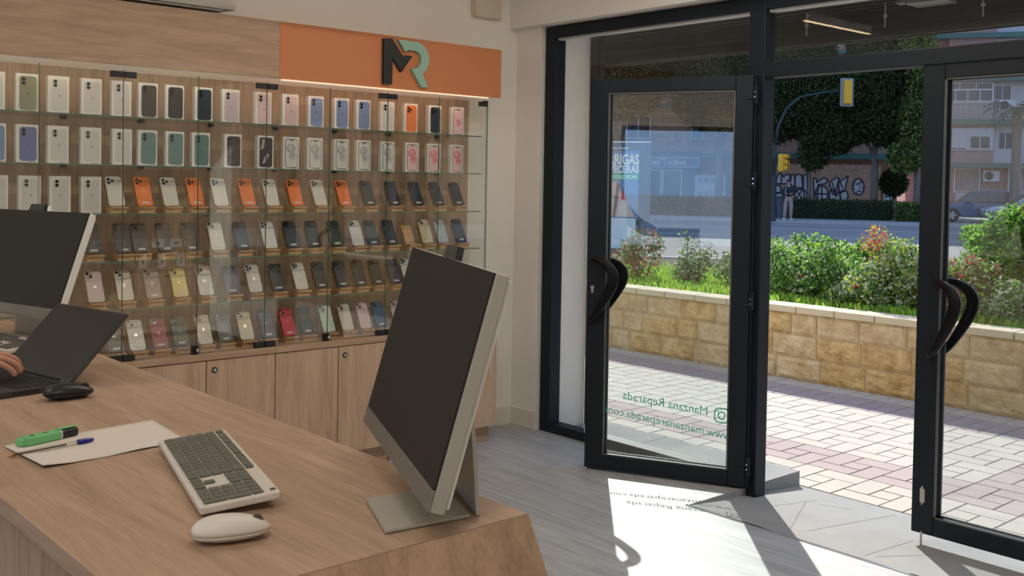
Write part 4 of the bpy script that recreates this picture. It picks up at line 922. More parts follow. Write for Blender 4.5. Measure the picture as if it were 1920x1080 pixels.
def shrub(px, X, zb, blobs, n, size, mats, label, stems=5, flowers=(), name='rose_bush', shoots=()):
    p = at(px, 500, 0, X); root = empty(name,(X,p.y,zb)); tag(root,label,'bush','shrubs in the planting bed')
    base_ = list(blobs)
    for _ in range(int(6+n/350)):
        c_ = random.choice(base_); a_ = random.uniform(0,6.283); e_ = random.uniform(-.1,1.2)
        blobs = blobs+[(c_[0]+c_[3]*.9*math.cos(a_)*math.cos(e_), c_[1]+c_[4]*.95*math.sin(a_)*math.cos(e_), c_[2]+c_[5]*.98*math.sin(e_), .10,.10,.12)]*2
    m = MB(); size *= .66; leaves(m, blob_pts(blobs, int(n*1.9)), size, len(mats))
    for (dx,dy,h,r_,k_) in shoots: leaves(m, [(dx+random.gauss(0,r_),dy+random.gauss(0,r_),h*(.45+.55*random.random())) for _ in range(k_*2)], size*1.1, len(mats))
    m.build('foliage', mats, root)
    m = MB()
    for i in range(stems):
        b = random.choice(blobs); m.tube([(random.uniform(-.05,.05),random.uniform(-.08,.08),-.02),(b[0]*.5,b[1]*.6,b[2]*.5),(b[0],b[1],b[2])],[.010,.007,.003],5)
    for (dx,dy,h,r_,k_) in shoots: m.tube([(dx*.4,dy*.4,0),(dx,dy,h*.5),(dx,dy,h)],[.009,.007,.003],5)
    m.build('stems', stemm, root)
    for (fy,fz,s) in flowers:
        m = MB()
        for k in range(14):
            a = k*2.4; e_ = .25+.06*k; m.ball((-.27+math.cos(a)*s*.3*e_, fy+math.sin(a)*s*.5*e_, fz+s*.15*math.sin(k)),(s*.22,s*.22,s*.16),6,4)
        m.build('rose_flower', petal, root, smooth=True)
    return root
random.seed(11)
ZS = .44
shrub(1515,8.3,ZS,[(0,.22,.26,.3,.32,.26),(0,-.12,.28,.3,.34,.27),(.1,.36,.14,.2,.25,.18),(0,-.36,.22,.22,.2,.20),(.1,.1,.14,.4,.45,.14)],6500,.058,[lf_g,lf_d,lf_g,lf_s,lf_b],'glossy green rose bush with red blooms behind the stone wall, beside the open door',7,[(-.10,.30,.05),(-.05,.26,.045),(.24,.12,.04),(.30,.42,.03)])
shrub(1672,8.15,ZS,[(0,.14,.22,.28,.26,.26),(.05,-.12,.32,.26,.24,.34),(0,.32,.14,.22,.2,.18),(.1,0,.14,.3,.4,.14)],6000,.058,[lf_d,lf_g,lf_s,lf_y,lf_s],'rose bush with a tall reddish shoot, left of the closed door',7,[(.18,.26,.045)],shoots=((0,.12,.66,.035,0),(0,-.22,.50,.05,60)))
b = shrub(1640,8.1,ZS,[(0,0,.56,.045,.05,.14)],300,.038,[lf_r,lf_r,lf_y],'tall reddish new shoot rising above the rose bushes, left of the closed door',2,name='rose_shoot')
shrub(1575,8.85,ZS,[(0,.3,.30,.3,.36,.26),(0,-.2,.28,.3,.34,.26)],4200,.055,[lf_g,lf_b,lf_d],'green bush behind the two front rose bushes',4,name='bush')
shrub(1805,8.2,ZS,[(0,.1,.20,.26,.28,.22),(0,-.12,.24,.24,.24,.26)],3800,.055,[lf_g,lf_r,lf_s,lf_b],'rose bush with reddish leaf tips seen through the closed door',6,[(.1,.40,.03),(-.12,.42,.035)],shoots=((0,.16,.42,.03,24),(0,-.02,.48,.03,30)))
shrub(1895,8.6,ZS,[(0,.0,.38,.35,.36,.38),(0,-.34,.48,.3,.36,.40),(0,.20,.62,.22,.18,.20),(0,-.1,.75,.2,.25,.15)],9000,.062,[lf_g,lf_b,lf_b,lf_d],'large bright green shrub at the right edge, seen through the closed door',7,name='leafy_shrub')
shrub(1905,8.05,ZS,[(0,0,.16,.2,.22,.17)],1000,.05,[lf_g,lf_s],'small glossy bush in front of the large shrub at the right edge',4,name='bush')
shrub(1205,8.3,ZS,[(0,0,.30,.18,.22,.22),(0,.26,.18,.2,.20,.18)],1300,.055,[lf_s,lf_g,lf_r,lf_d],'sparse rose bush below the billboard, seen through the open door',6,[(-.3,.34,.035)],shoots=((0,.1,.60,.05,40),))
shrub(1300,8.5,ZS,[(0,0,.26,.18,.20,.20),(0,.05,.12,.14,.14,.14)],800,.055,[lf_s,lf_g,lf_d],'sparse rose bush in the middle of the open door glass',5,shoots=((0,.08,.60,.05,40),(0,-.08,.52,.06,36)))
shrub(1378,8.6,ZS,[(0,0,.24,.2,.2,.2)],700,.055,[lf_s,lf_g,lf_d],'rose bush partly hidden by the hinge side of the open door',5)
# low green ground cover
gc = MB()
for _ in range(30000):
    x = XW+.28+abs(random.gauss(0,1.0))*.9; y = random.uniform(1.2,9.5)
    if x > 10.8: continue
    h = random.uniform(.04,.13); a = random.uniform(0,6.283); q = Vector((math.cos(a),math.sin(a),0))*random.uniform(.008,.016); l = Vector((random.uniform(-.05,.05),random.uniform(-.05,.05),h)); p = Vector((x,y,ZS-.004))
    gc.add([p-q,p+q,p+l+q*.7,p+l*1.15-q*.4],[(0,1,2,3)],random.choice((0,0,1,2)))
tag(gc.build('ground_cover',[lf_b,lf_y,lf_g]),'bright green low plants covering the bed behind the stone wall','ground cover',kind='stuff')

# ------------------------------------------------------------------ trees and hedges across the road
def tree(u, v, h, crown, n, size, mats, label, trunk_r=.20, name='street_tree', cat='tree', lean=0):
    root = empty(name, st(u,v,.10), SR); tag(root,label,cat,'trees across the road')
    m = MB(); leaves(m, blob_pts(crown, n), size, len(mats), fold=.4); m.build('crown', mats, root)
    m = MB(); m.tube([(0,0,0),(.05,0,h*.5),(lean,0,h)],[trunk_r*1.2,trunk_r,trunk_r*.7],10)
    for c in crown[:5]: m.tube([(lean,0,h*.9),(c[0]*.5,c[1]*.5,(h+c[2])/2),(c[0],c[1],c[2])],[trunk_r*.6,trunk_r*.4,trunk_r*.2],7)
    m.build('trunk', barkm, root, smooth=True)
random.seed(21)
DK = [tr_d,tr_d,tr_g]
tree(-.86,50,3.0,[(0,0,5.6,1.9,1.8,2.0),(-1.4,0,4.6,1.2,1.2,1.1),(.9,-.4,3.9,1.4,1.2,1.0),(-.4,0,7.6,1.6,1.5,1.5),(-1.9,.3,6.4,1.0,1.0,1.6),(.2,-.6,2.9,.8,.7,.7)],44000,.17,DK,'dark leafy tree with a thin trunk in front of the graffiti wall',.09)
tree(1.98,50,3.2,[(0,0,6.2,1.7,1.8,2.4),(.6,-.3,4.6,1.5,1.4,1.3),(-.8,.2,4.6,1.2,1.2,1.2),(0,0,8.6,1.5,1.5,1.6)],44000,.17,DK,'dark leafy tree with a thick pale trunk at the right end of the graffiti wall',.15)
tree(3.75,49,2.6,[(0,0,4.4,1.0,1.2,1.7),(.3,0,6.6,.9,1.0,1.5),(-.2,0,8.4,.8,1.0,1.2),(-.5,-.3,2.9,.8,.9,.8)],18000,.16,[tr_g,tr_l,tr_l,tr_d],'sunlit yellow green tree between the two apartment buildings',.15)
tree(-5.2,52,3.4,[(0,0,6.2,2.6,2.0,2.2),(-1.8,0,8.2,2.2,1.8,1.8),(1.6,0,8.4,1.8,1.6,1.8)],26000,.23,DK,'dark tree above the shop sign, right half of the open door glass',.2)
tree(-10.2,51,3.4,[(0,0,6.6,2.6,2.0,2.0),(1.9,0,8.6,2.0,1.8,1.8),(-1.8,0,8.4,2.2,1.8,1.8)],26000,.23,DK,'dark tree above the billboard, left half of the open door glass',.2)
tree(2.95,51.5,.7,[(0,0,1.75,.62,.62,.68)],2600,.16,[tr_d],'round clipped dark bush right of the thick trunk',.10,'round_bush','bush')
def hedge(u0, u1, v0, v1, h, label, mats, n):
    root = empty('hedge', st(u0,v0,.12), SR); tag(root,label,'hedge','hedges across the road')
    m = MB(); m.box(.06,.08,0,u1-u0-.06,v1-v0-.08,h-.08); m.build('core', plain('hedge_core',(.015,.03,.012),1), root)
    m = MB(); pts = []
    for _ in range(n):
        f = random.random()
        if f < .6: pts.append((random.uniform(0,u1-u0), random.uniform(0,.12), random.uniform(0,h)))
        elif f < .95: pts.append((random.uniform(0,u1-u0), random.uniform(0,v1-v0), h-.05+random.gauss(0,.04)))
        else: pts.append((random.choice((0,u1-u0)), random.uniform(0,v1-v0), random.uniform(0,h)))
    leaves(m, pts, .11, len(mats)); m.build('foliage', mats, root)
hedge(-16,2.75,49.0,50.2,.88,'long clipped dark hedge behind the standing person',[tr_d,tr_g],9000)
hedge(2.9,4.3,48.4,49.8,.80,'short sunlit hedge to the right of the long dark hedge',[tr_g,tr_l],2200)

# ------------------------------------------------------------------ buildings across the road
brickm = bricks('brown_brick',(.42,.24,.15),(.34,.19,.12),(.34,.27,.21),.30,.10,.012); pinkb = bricks('pink_brick',(.46,.24,.21),(.40,.20,.18),(.45,.32,.28),.26,.09,.010)
greenp = plain('ledge_green',(.05,.16,.13),.6); render_w = plain('pale_render',(.55,.55,.54),.85); render_p = plain('pink_render',(.42,.27,.25),.85); winglass = plain('window_dark',(.03,.035,.045),.12); wframe = plain('window_frame_white',(.66,.66,.66),.5); curtain = plain('shutter_blind',(.50,.50,.49),.6)
def window(parent, u0, z0, u1, z1, v, n=2, blind=0, sill=False):
    f = MB(); t = .05
    f.box(u0,v-.06,z0,u1,v,z0+t).box(u0,v-.06,z1-t,u1,v,z1)
    for i in range(n+1): x = u0+(u1-u0)*i/n; f.box(x-t/2,v-.06,z0,x+t/2,v,z1)
    o = f.build('window', wframe, parent)
    MB().box(u0+.02,v-.03,z0+.02,u1-.02,v-.01,z1-.02).build('pane', winglass, o)
    if blind: MB().box(u0+.03,v-.05,z1-(z1-z0)*blind,u1-.03,v-.03,z1-.02).build('blind', curtain, o)
    return o
A = empty('apartment_building',(0,0,0),SR); tag(A,'brown brick apartment block behind the dark trees, with graffiti along its foot','building')
b = MB(); b.box(-30,57,.1,3.45,70,21); b.build('facade', brickm, A)
b = MB(); b.box(-4.6,55.2,.1,2.45,55.45,2.75); b.box(2.30,55.2,.1,2.55,57,2.75); b.build('garden_wall', bricks('orange_brick',(.50,.29,.17),(.42,.24,.14),(.42,.33,.25),.26,.085,.010), A)
b = MB(); b.box(-12,56.2,3.05,3.6,57,3.35); [b.box(-12,56.4,3.05+2.75*k,3.6,57,3.25+2.75*k) for k in range(1,6)]; b.build('ledge', greenp, A)
for k in range(5):
    for u in (-26,-22.4,-18.5,-14.6,-10.8,-7.2,-3.4,-.2): window(A,u,4.1+2.75*k,u+1.3,5.4+2.75*k,56.98,2,.4 if (k+int(u))%2 else 0)
b = MB(); b.box(2.75,55.9,.1,3.25,56.3,2.3); b.build('gate_pillar', render_w, A)
# shop under the brown block
b = MB(); b.box(-13.4,56.2,.3,-6.9,56.9,2.5); b.build('shop_front', plain('shop_front_dark',(.10,.14,.17),.5), A)
for u in (-12.6,-10.6): window(A,u,.6,u+1.9,2.4,56.18,2)
window(A,-8.6,.3,-7.6,2.4,56.18,1)
sg = MB(); sg.box(-13.6,55.9,2.52,-6.62,56.2,3.06); so_ = sg.build('shop_sign', plain('sign_blue',(.10,.17,.27),.5), A)
b = MB(); b.box(-13.6,55.86,3.02,-6.62,55.9,3.07).box(-13.6,55.86,2.52,-6.62,55.9,2.56).box(-6.66,55.86,2.52,-6.62,55.9,3.07); b.build('sign_border', wframe, so_)
def ftext(txt, u0, u1, v, z, size, mat, parent, off=0, yscale=1):
    me, wd_, top = text_mesh(txt, size, .01, offset=off, fit=u1-u0)
    for q in me.vertices: q.co = Vector((u0+q.co.x, v-.012-q.co.z, z+q.co.y*yscale))
    me.materials.clear(); me.materials.append(mat); return inst('lettering', me, parent)
signw = plain('sign_white',(.85,.85,.85),.5)
ftext('Sanchez', -9.95, -8.80, 55.9, 2.68, .38, signw, so_, .004); ftext('artinez', -8.30, -7.34, 55.9, 2.68, .38, signw, so_, .004)
b = MB(); b.tube([(-8.74,55.88,2.70),(-8.75,55.88,2.88),(-8.70,55.88,2.98),(-8.62,55.88,2.98),(-8.56,55.88,2.90),(-8.50,55.88,2.98),(-8.42,55.88,2.97),(-8.38,55.88,2.88),(-8.42,55.88,2.78),(-8.49,55.88,2.69)],.022,6); b.build('heart_mark', signw, so_)
b = MB(); b.box(-6.85,55.95,.75,-5.25,56.1,2.12); o = b.build('notice_board', plain('board_pale',(.55,.54,.52),.7), A)
b = MB()
for i in range(4):
    for j in range(3): b.box(-6.70+i*.34,55.93,.95+j*.38,-6.44+i*.34,55.95,1.24+j*.38,(i*3+j)%3)
b.build('poster',[plain('poster_a',(.42,.40,.40),.7),plain('poster_b',(.62,.60,.58),.7),plain('poster_c',(.30,.32,.36),.7)], o)
# graffiti on the garden wall
gw = plain('graffiti_white',(.52,.50,.46),.8); gd = plain('graffiti_line',(.05,.035,.045),.8)
def gpx(x, y):
    d = ray(1430+x/7.68, 290+y/7.68); t = 55.2/(d@FV); p = CAM+d*t; return (p@RV, p.z)
def shape(pts, closed=True, fill=True, wd_=.035):
    P_ = [gpx(*q) for q in pts]; GF = Matrix(((1,0,0,0),(0,0,-1,55.199),(0,1,0,0),(0,0,0,1)))
    m = MB()
    if fill: m.prism(P_,0,.004,0,GF)
    n = len(P_)
    for i in range(n if closed else n-1):
        a = Vector(P_[i]); c = Vector(P_[(i+1)%n]); d = (c-a)
        if d.length < 1e-6: continue
        d.normalize(); q = Vector((-d.y,d.x))*wd_; a = a-d*wd_*.6; c = c+d*wd_*.6
        m.prism([tuple(a+q),tuple(a-q),tuple(c-q),tuple(c+q)],.004,.008,1,GF)
    return m
def oval(cx, cy, rx, ry, n=14, a0=0, a1=360): return [(cx+rx*math.cos(R(a0+(a1-a0)*k/n)), cy+ry*math.sin(R(a0+(a1-a0)*k/n))) for k in range(n+(0 if a1-a0==360 else 1))]
G = MB()
def acc(m): G.v += []; k = len(G.v); G.v += m.v; G.f += [tuple(i+k for i in f) for f in m.f]; G.m += m.m
for s_ in ([(60,660),(60,330),(110,290),(180,290),(190,660)], [(190,400),(215,290),(260,270),(300,320),(350,280),(390,290),(400,380),(330,420),(240,420)], oval(220,500,45,60), oval(230,605,65,60), [(400,400),(410,290),(450,280),(470,420),(430,480)],
           [(460,470),(470,300),(520,280),(560,300),(580,480)], oval(550,580,90,85,14,-180,180), [(585,470),(590,300),(640,270),(645,660),(600,660)], [(740,660),(730,340),(770,340),(780,400),(880,330),(940,360),(900,420),(800,430),(790,660)],
           oval(850,560,95,110), [(960,400),(1060,330),(1100,340),(1040,580),(1000,560)], [(1090,400),(1230,310),(1180,520),(1110,560)], [(960,660),(960,540),(1010,500),(1060,600),(1100,520),(1130,660)], oval(1170,590,60,80)):
    acc(shape(s_))
for s_ in ([(850,450),(850,680)],[(760,565),(945,565)],[(460,480),(580,640)],[(580,490),(480,640)],[(270,300),(270,420)],[(1000,400),(1050,560)],[(1110,380),(1150,480)]): acc(shape(s_,False,False))
acc(shape(oval(1378,465,82,118,18)));
random.seed(5)
for _ in range(16): a = (1378+random.uniform(-50,50),465+random.uniform(-80,80)); acc(shape([a,(a[0]+random.uniform(-40,40),a[1]+random.uniform(-30,30))],False,False,.02))
G.build('graffiti',[gw,gd],A)

B = empty('apartment_building',(0,0,0),SR); tag(B,'pinkish apartment block with green ledges and glazed balconies behind the parked cars','building')
b = MB(); b.box(4.9,72.6,.1,34,84,15); b.build('facade', pinkb, B)
b = MB(); b.box(7.3,72.0,3.25,10.1,72.6,14.6); b.build('bay', render_p, B)
for k in range(5):
    z = 3.0+2.76*k; q = MB(); q.box(4.8,71.6,z,34,72.62,z+.32); q.build('ledge', greenp, B)
b = MB(); b.box(7.3,71.92,4.12,10.05,72.02,5.55).box(10.1,72.4,3.3,11.9,72.61,15); b.build('render_band', render_w, B)
window(B,8.66,4.2,9.85,5.05,71.92,2); window(B,7.35,4.12,8.45,4.32,71.92,2); window(B,10.4,4.2,11.2,5.3,72.4,2)
b = MB(); b.box(7.3,71.8,6.0,9.95,71.86,6.06).box(7.3,71.8,7.15,9.95,71.86,7.22)
for i in range(24): b.box(7.35+i*.11,71.8,6.0,7.39+i*.11,71.84,7.2)
b.build('balcony_railing', wframe, B)
window(B,7.0,7.25,9.9,8.0,71.9,4); window(B,7.0,8.0,9.9,8.45,71.9,3); window(B,9.98,7.3,11.0,8.3,72.0,2)
for u in (13.5,17,21,25): 
    for k in range(4): window(B,u,4.1+2.76*k,u+1.4,5.4+2.76*k,72.58,2,.3)
for u in (5.2,): 
    for k in range(1,4): window(B,u,4.1+2.76*k,u+1.1,5.3+2.76*k,72.58,2,.3)
for u0, u1 in ((7.9,9.3),(11.1,12.2)):
    b = MB()
    for i in range(12): x = u0+(u1-u0)*i/11; b.box(x-.015,72.45,1.45,x+.015,72.48,2.95)
    b.box(u0,72.44,1.45,u1,72.49,1.49).box(u0,72.44,2.9,u1,72.49,2.95).box(u0-.08,72.4,1.4,u0,72.6,3.0).box(u1,72.4,1.4,u1+.08,72.6,3.0); b.build('window_grille', wframe, B)
b = MB(); b.box(7.95,72.42,.4,9.2,72.6,1.4).box(11.1,72.42,.2,12.3,72.6,1.4); b.build('render_panel', render_w, B)
def acu(u, z, v):
    m = MB(); m.box(u,v-.35,z,u+.95,v,z+.68,0).tube([(u+.32,v-.36,z+.34),(u+.32,v-.352,z+.34)],.27,18,1); m.build('outdoor_unit',[wframe,printm],B,bevel=.01)
acu(9.55,2.15,72.5); acu(10.3,6.65,72.2)

C3 = empty('apartment_building',(30,-26,0),0); tag(C3,'brick apartment block down the street to the right, met only in reflections','building')
b = MB(); b.box(-24,-8,-.3,40,0,19); b.build('facade', bricks('street_brick',(.34,.22,.16),(.28,.17,.12),(.3,.25,.2),.30,.10,.012), C3)
for k in range(5):
    for u in range(-22,38,5):
        f = MB(); f.box(u,-.02,2+3.2*k,u+1.6,.06,3.6+3.2*k); f.build('window', winglass, C3)
random.seed(31)
for i_, (X_, Y_) in enumerate(((11.5,-7.5),(17,-9.5),(24,-11))):
    tree(0,0,2.6,[(0,0,5,2.3,2.3,2.2),(1.2,.6,3.8,1.4,1.5,1.2),(-1.2,-.4,4.2,1.5,1.4,1.4)],7000,.26,DK,'leafy tree on the near pavement, %s down the street to the right' % ['first','second','third'][i_],.16)
    bpy.context.view_layer.update()
    [o for o in COL.objects if o.name.startswith('street_tree') and o.type == 'EMPTY'][-1].location = (X_,Y_,-.3)

# ------------------------------------------------------------------ cars
def car(u, v, col, label, flip=False, z=.0, suv=0):
    root = empty('car', st(u,v,z), SR); tag(root,label,'car','cars parked across the road'); s = -1 if flip else 1
    L_, Wd = 4.35, 1.72
    low = [(0,.42),(.03,.60),(.25,.72),(1.15,.86),(4.05,.90),(4.30,.80),(4.35,.45),(4.25,.25),(3.72,.22),(3.64,.42),(3.45,.56),(3.22,.56),(3.02,.42),(2.95,.22),(1.22,.22),(1.14,.42),(.95,.56),(.72,.56),(.52,.42),(.45,.22),(.10,.24)]
    cab = [(1.10,.86),(1.75,1.36),(2.2,1.44),(3.05,1.43),(3.95,1.0),(4.05,.90)]
    MXZ = Matrix(((s,0,0,0 if s>0 else L_),(0,0,1,0),(0,1,0,0),(0,0,0,1)))
    b = MB(); b.prism(low,-Wd/2,Wd/2,0,MXZ); b.build('body', col, root, bevel=.05, seg=3)
    b = MB(); b.prism(cab,-Wd/2+.10,Wd/2-.10,0,MXZ); b.build('cabin', col, root, bevel=.05, seg=3)
    wg = plain('car_glass',(.05,.06,.07),.06)
    for a in ([(1.42,.92),(1.82,1.30),(2.42,1.36),(2.42,.92)],[(2.50,.92),(2.50,1.36),(3.05,1.35),(3.55,1.12),(3.60,.92)]):
        b = MB(); b.prism(a,-Wd/2+.085,Wd/2-.085,0,MXZ); b.build('side_window', wg, root)
    b = MB(); b.prism([(1.14,.90),(1.70,1.33),(1.74,1.33),(1.20,.90)],-Wd/2+.18,Wd/2-.18,0,Matrix.Translation((0,0,.025))@MXZ); b.build('windscreen', wg, root)
    for wx in (.84,3.33):
        for sy in (-1,1):
            x = wx if s>0 else L_-wx; y = sy*(Wd/2-.10)
            b = MB(); b.tube([(x,y-.10,.31),(x,y+.10,.31)],.31,24); w_ = b.build('wheel', plain('tyre',(.02,.02,.02),.8), root, bevel=.02)
            b = MB(); b.tube([(x,y-.105,.31),(x,y+.105,.31)],.20,20,0)
            for k in range(5): a = k*1.2566; b.prism([(x+.04*math.cos(a+1),.31+.04*math.sin(a+1)),(x+.19*math.cos(a+.22),.31+.19*math.sin(a+.22)),(x+.19*math.cos(a-.22),.31+.19*math.sin(a-.22)),(x+.04*math.cos(a-1),.31+.04*math.sin(a-1))],-.112-y,.112-y,1,Matrix(((1,0,0,0),(0,0,-1,0),(0,1,0,0),(0,0,0,1))))
            b.build('hub', [plain('hub_dark',(.06,.06,.06),.5), silver], w_)
    b = MB(); b.box(.02,-Wd/2+.05,.50,.16,-Wd/2+.42,.64,0,MXZ@Matrix(((1,0,0,0),(0,0,1,0),(0,1,0,0),(0,0,0,1)))).box(.02,Wd/2-.42,.50,.16,Wd/2-.05,.64,0,MXZ@Matrix(((1,0,0,0),(0,0,1,0),(0,1,0,0),(0,0,0,1)))); b.build('headlight', plain('lamp_glass',(.6,.6,.6),.1), root)
    for sy in (-1,1):
        b = MB(); b.ball(((1.50 if s>0 else L_-1.5),sy*(Wd/2-.02),.95),(.07,.08,.05),8,6); b.build('wing_mirror', col, root, smooth=True)
    return root
car(4.45,50.2,plain('car_blue_grey',(.07,.12,.21),.25,.4),'blue grey saloon car parked across the road behind the closed door glass',z=.12)
car(6.35,47.9,plain('car_silver',(.50,.50,.49),.25,.4),'silver car at the right edge, parked in front of the blue grey one',z=.12)
# ------------------------------------------------------------------ traffic lights, bin, palm, billboard
yel = plain('signal_yellow',(.80,.42,.02),.5); sgrey = plain('signal_grey',(.25,.25,.24),.5); poleg = plain('pole_green',(.02,.035,.035),.5)
tp = empty('traffic_light_pole', st(-2.15,44.5,.1), SR); tag(tp,'dark traffic light pole at the kerb with a curved overhead arm','pole')
b = MB(); b.tube([(0,0,0),(0,0,.5),(0,0,3.2)],[.11,.085,.075],12); b.build('pole', poleg, tp)
b = MB(); b.tube([(0,0,3.1),(.12,0,4.0),(.45,0,4.75),(1.0,0,5.2),(1.7,0,5.35),(2.75,0,5.47)],[.06,.055,.05,.045,.04,.035],8); b.build('arm', poleg, tp, smooth=True)
def signal(u, z, v, w_, h_, yaw_, label, plate=False):
    r_ = empty('traffic_light', st(u,v,z), SR+yaw_); tag(r_,label,'traffic light','traffic lights across the road')
    if plate: b = MB(); b.prism(rrect(0,h_/2,w_*1.9,h_*1.22,.06,4),-.012,.012,0,FACE(0,0,0)); b.build('back_plate', sgrey, r_)
    b = MB(); b.box(-w_/2,-.12,0,w_/2,.12,h_) if not plate else b.box(-w_/2,-.16,0,w_/2,.16,h_); b.build('housing', yel, r_, bevel=.02)
    for k in range(3):
        z0 = h_*(k+.5)/3; q = MB(); q.tube([(0,.12 if plate else -.12,z0+.01),(0,.34 if plate else -.30,z0+.03)],h_/7.5,12,0,cap=False); q.build('visor', yel if not plate else sgrey, r_)
        q = MB(); q.tube([(0,.125 if plate else -.125,z0),(0,.13 if plate else -.135,z0)],h_/8.2,12); q.build('lens', plain('lens_'+'grn amb red'.split()[k],[(.02,.06,.04),(.10,.05,.01),(.09,.01,.01)][k],.3), r_)
signal(.66,5.0,44.5,.30,.95,R(25),'yellow overhead traffic light with grey back plate on the curved arm',True)
signal(-1.83,2.2,44.3,.30,.72,R(60),'yellow traffic light on the right side of the pole, near the top')
signal(-2.42,2.05,44.4,.28,.72,R(-60),'yellow traffic light left of the pole, beside the open door frame')
bn = empty('litter_bin', st(-2.0,47.2,.12), SR); tag(bn,'dark grey litter bin beside the traffic light pole','bin')
b = MB(); b.tube([(.1,0,.05),(.1,0,.95)],[.24,.27],16); b.build('body', plain('bin_grey',(.06,.065,.07),.6), bn, bevel=.01)
b = MB(); b.tube([(.1,0,.95),(.1,0,1.02)],[.28,.24],16); b.build('rim', printm, bn)
pm_ = empty('palm_tree', st(7.75,49,.12), SR); tag(pm_,'palm tree at the right edge in front of the pinkish apartment block','tree')
b = MB(); b.tube([(0,0,0),(.02,0,2),(0,0,5.0)],[.26,.20,.19],12)
b.build('trunk', plain('palm_trunk',(.16,.14,.12),.95,var=.3,scale=12,bump=.8), pm_)
b = MB(); random.seed(9)
for k in range(26):
    a = k*2.4; L_ = random.uniform(1.1,1.7); el = random.uniform(-.1,.9); prev = None; pts = []
    for i in range(8):
        t = i/7; pts.append(Vector((math.cos(a)*L_*t, math.sin(a)*L_*t, 5.0+math.sin(el)*L_*t-.9*t*t)))
    for i in range(7):
        d = (pts[i+1]-pts[i]).normalized(); q = d.cross(Vector((0,0,1))).normalized()
        for s_ in (-1,1): b.add([pts[i],pts[i]+d*.10,pts[i]+d*.30+q*s_*.34*(1-.6*i/7)-Vector((0,0,.14)),],[(0,1,2)])
b.build('fronds', leafmat('palm_leaf',(.05,.09,.04),.2), pm_)
# illuminated poster stand near the far pavement
v0 = 20.0; def_l = at
def up_(x, y): d = ray(x,y); t = v0/(d@FV); p = CAM+d*t; return p@RV, p.z
uR, zT = up_(1218,268); _, zB = up_(1180,408); uL = uR-1.32
bl = empty('billboard', st(uL,v0,.02), SR); tag(bl,'free standing advertising billboard with green banner, seen through the open door','billboard')
Wb = uR-uL; b = MB(); b.box(0,0,zB-.08,Wb,.22,zT).box(.16,.04,0,Wb-.16,.18,zB-.07); b.build('case', plain('billboard_case',(.10,.12,.14),.5), bl, bevel=.01)
b = MB(); b.box(0,-.01,zT-.015,Wb,.23,zT+.01); b.build('top_trim', plain('trim_pale',(.7,.7,.7),.4), bl)
b = MB(); b.box(.09,-.012,zB-.02,Wb-.20,-.001,zT-.18); ps = b.build('poster', plain('poster_blue',(.16,.26,.36),.6), bl)
b = MB(); b.box(.05,-.02,.25,Wb-.24,.0,zB-.03); b.build('lower_panel', plain('panel_pale',(.55,.62,.60),.6), bl)
ux = lambda x: up_(x,300)[0]-uL; zz = lambda y: up_(1180,y)[1]-.02
def btxt(t, x0, x1, y1, hpx, off, mat):
    me, wd_, top = text_mesh(t, 1.0, .003, offset=off, fit=ux(x1)-ux(x0)); hh = zz(y1-hpx)-zz(y1)
    for q in me.vertices: q.co = Vector((ux(x0)+q.co.x, -.016-q.co.z, zz(y1)+q.co.y/top*hh))
    me.materials.clear(); me.materials.append(mat); inst('lettering', me, ps)
cream_t = plain('poster_cream',(.80,.76,.60),.6); whitet = plain('poster_white',(.85,.85,.85),.6)
btxt('BARRIGAS',1121,1199,308,19,.035,cream_t); btxt('CERVECERAS',1118,1199,324,14,.035,cream_t)
b = MB(); b.box(ux(1117),-.016,zz(337),ux(1199),-.0121,zz(326)); b.build('green_band', plain('poster_green',(.04,.42,.14),.6), ps)
btxt("NUNCA D'AZUCAR",1121,1196,335,7,.02,whitet)
me, wd_, top = text_mesh('Clear Channel', 1, .002, offset=.01, fit=ux(1177)-ux(1146))
for q in me.vertices: q.co = Vector((ux(1146)+q.co.x, -.004-q.co.z, zz(280)+q.co.y/top*(zz(275)-zz(280))))
me.materials.clear(); me.materials.append(whitet); inst('lettering', me, bl)
b = MB(); F2 = Matrix(((1,0,0,0),(0,0,-1,-.0122),(0,1,0,0),(0,0,0,1)))
def pp_(*q): return [(ux(x),zz(y)) for x,y in q]
b.prism(pp_((1128,407),(1128,345),(1158,340),(1166,360),(1190,400),(1190,407)),0,.001,0,F2)
b.prism(pp_((1150,407),(1158,342),(1164,345),(1156,407)),.001,.002,1,F2).prism(pp_((1166,375),(1170,352),(1176,375)),.001,.002,2,F2).prism(pp_((1162,407),(1164,378),(1176,378),(1178,407)),.001,.002,3,F2)
b.build('poster_picture',[plain('pic_skin',(.60,.42,.32),.6),plain('pic_brown',(.22,.12,.09),.6),plain('pic_red',(.55,.05,.06),.6),plain('pic_cream',(.62,.56,.42),.6)], ps)

# ------------------------------------------------------------------ near side of the shop, met only in reflections
oc = empty('base_cabinet',(2.86,-.02,0),R(180)); oc.location = (4.30,0.0,0); tag(oc,'low oak cabinet by the near wall, seen as a reflection in the display glass','cabinet')
b = MB(); b.box(.001,.02,.10,1.44,.325,.66); b.build('body', oak_z, oc)
b = MB(); b.box(.001,-.006,.664,1.44,.328,.692); b.build('top_panel', oak_x, oc)
for k in range(4):
    d = MB(); d.box(k*.36+.003,0,.102,(k+1)*.36-.003,.019,.66); do = d.build('door', oak_z, oc)
    q = MB(); q.tube([(k*.36+.04,.002,.615),(k*.36+.04,-.004,.615)],.014,12); q.build('lock', blackp, do)
b = MB(); b.box(.03,.05,0,1.41,.32,.10); b.build('kickboard', oak_x, oc)
bs = wood('oak_shelf_back',0,(.46,.33,.22),(.33,.22,.14))
ws = empty('wall_shelf',(4.30,0,.692),R(180)); tag(ws,'oak backed shelf unit on the near cabinet, seen in reflection','shelf')
b = MB(); b.box(.001,.31,0,1.44,.345,.9); b.build('back_panel', bs, ws)
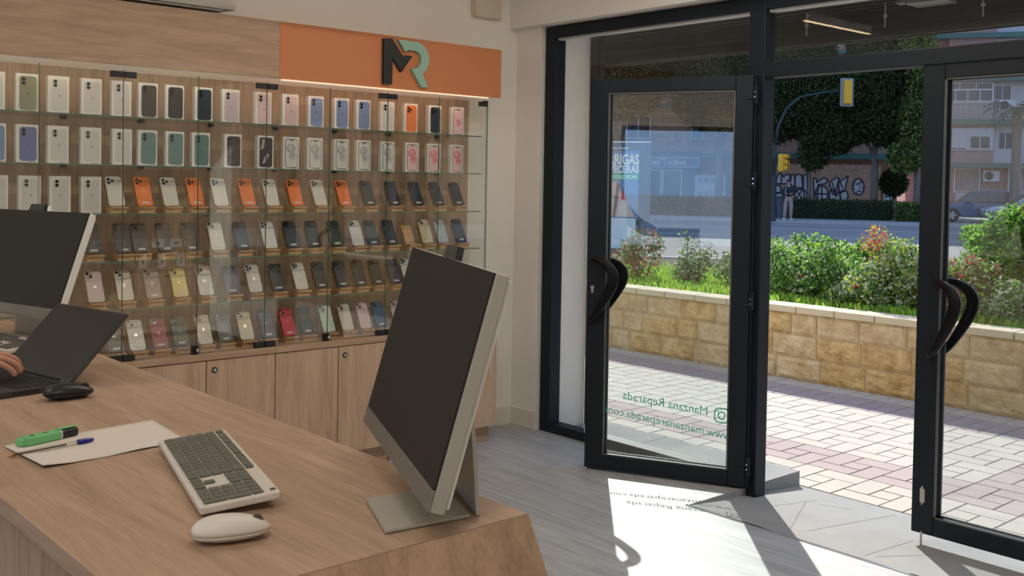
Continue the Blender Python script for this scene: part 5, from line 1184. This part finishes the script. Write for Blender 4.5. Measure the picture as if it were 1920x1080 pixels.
for z in (.17,.34,.56):
    b = MB(); b.box(.001,.10,z,1.44,.308,z+.008); b.build('glass_shelf', glass_case, ws)
wb = plain('box_white_blue',(.60,.66,.70),.5)
proto = None
for i, X in enumerate((2.98,3.16,3.34,3.52,3.70,3.88,4.06)):
    for lv, zz_ in ((0,.6922),(1,.8706)):
        wide = lv == 1 or i < 4
        m = MB(); w_, h_ = (.12,.075) if wide else (.075,.12); m.box(-w_/2,-.02,0,w_/2,.02,h_)
        o = m.build('watch_box', white_card if lv == 0 else wb); o.location = (X,-.10 if lv == 0 else -.20,zz_)
        q = MB(); q.prism(rrect(0,h_*.45,w_*.3,h_*.4,.006,3),0,.001,0,Matrix(((-1,0,0,0),(0,0,1,.0201),(0,1,0,0),(0,0,0,1)))); q.build('watch_picture', plain('watch_dark',(.05,.04,.035),.4), o)
        tag(o, '%s box on the near %s, %s from the window, seen in reflection' % ('white' if lv == 0 else 'pale blue', 'cabinet top' if lv == 0 else 'glass shelf', ['seventh','sixth','fifth','fourth','third','second','first'][i]), 'box', 'product boxes by the near wall')
# linear ceiling lamps
lampm = plain('lamp_tube',(.9,.9,.9),.5,emit=(1,.88,.74),es=68)
lampd = plain('lamp_tube_slim',(.9,.9,.9),.5,emit=(1,.70,.42),es=12)
for x0,y0,x1,y1,z,lab in ((1.5,2.6,4.1,2.6,2.95,'linear ceiling lamp in the middle of the ceiling'),(2.33,3.65,3.12,3.65,2.62,'slim hanging lamp in front of the display wall, mirrored in the glass above the doors'),(-1.9,3.6,-.1,3.6,2.95,'linear ceiling lamp over the far left of the display wall'),(-1.2,.5,.6,.5,2.95,'linear ceiling lamp near the near wall')):
    lp_ = empty('ceiling_lamp',(x0,y0,z)); tag(lp_,lab,'lamp','linear ceiling lamps'); th = .012 if z < 2.9 else .03
    b = MB(); b.box(0,-th,-.05,x1-x0,th,-.0005); b.build('housing', wframe, lp_)
    b = MB(); b.box(.01,-th*.85,-.056,x1-x0-.01,th*.85,-.0505); b.build('diffuser', lampm if z > 2.9 else lampd, lp_)
    if z < 2.9:
        for x in (.1,x1-x0-.1): b = MB(); b.tube([(x,0,0),(x,0,2.95-z)],.0015,5); b.build('cord', silver, lp_)
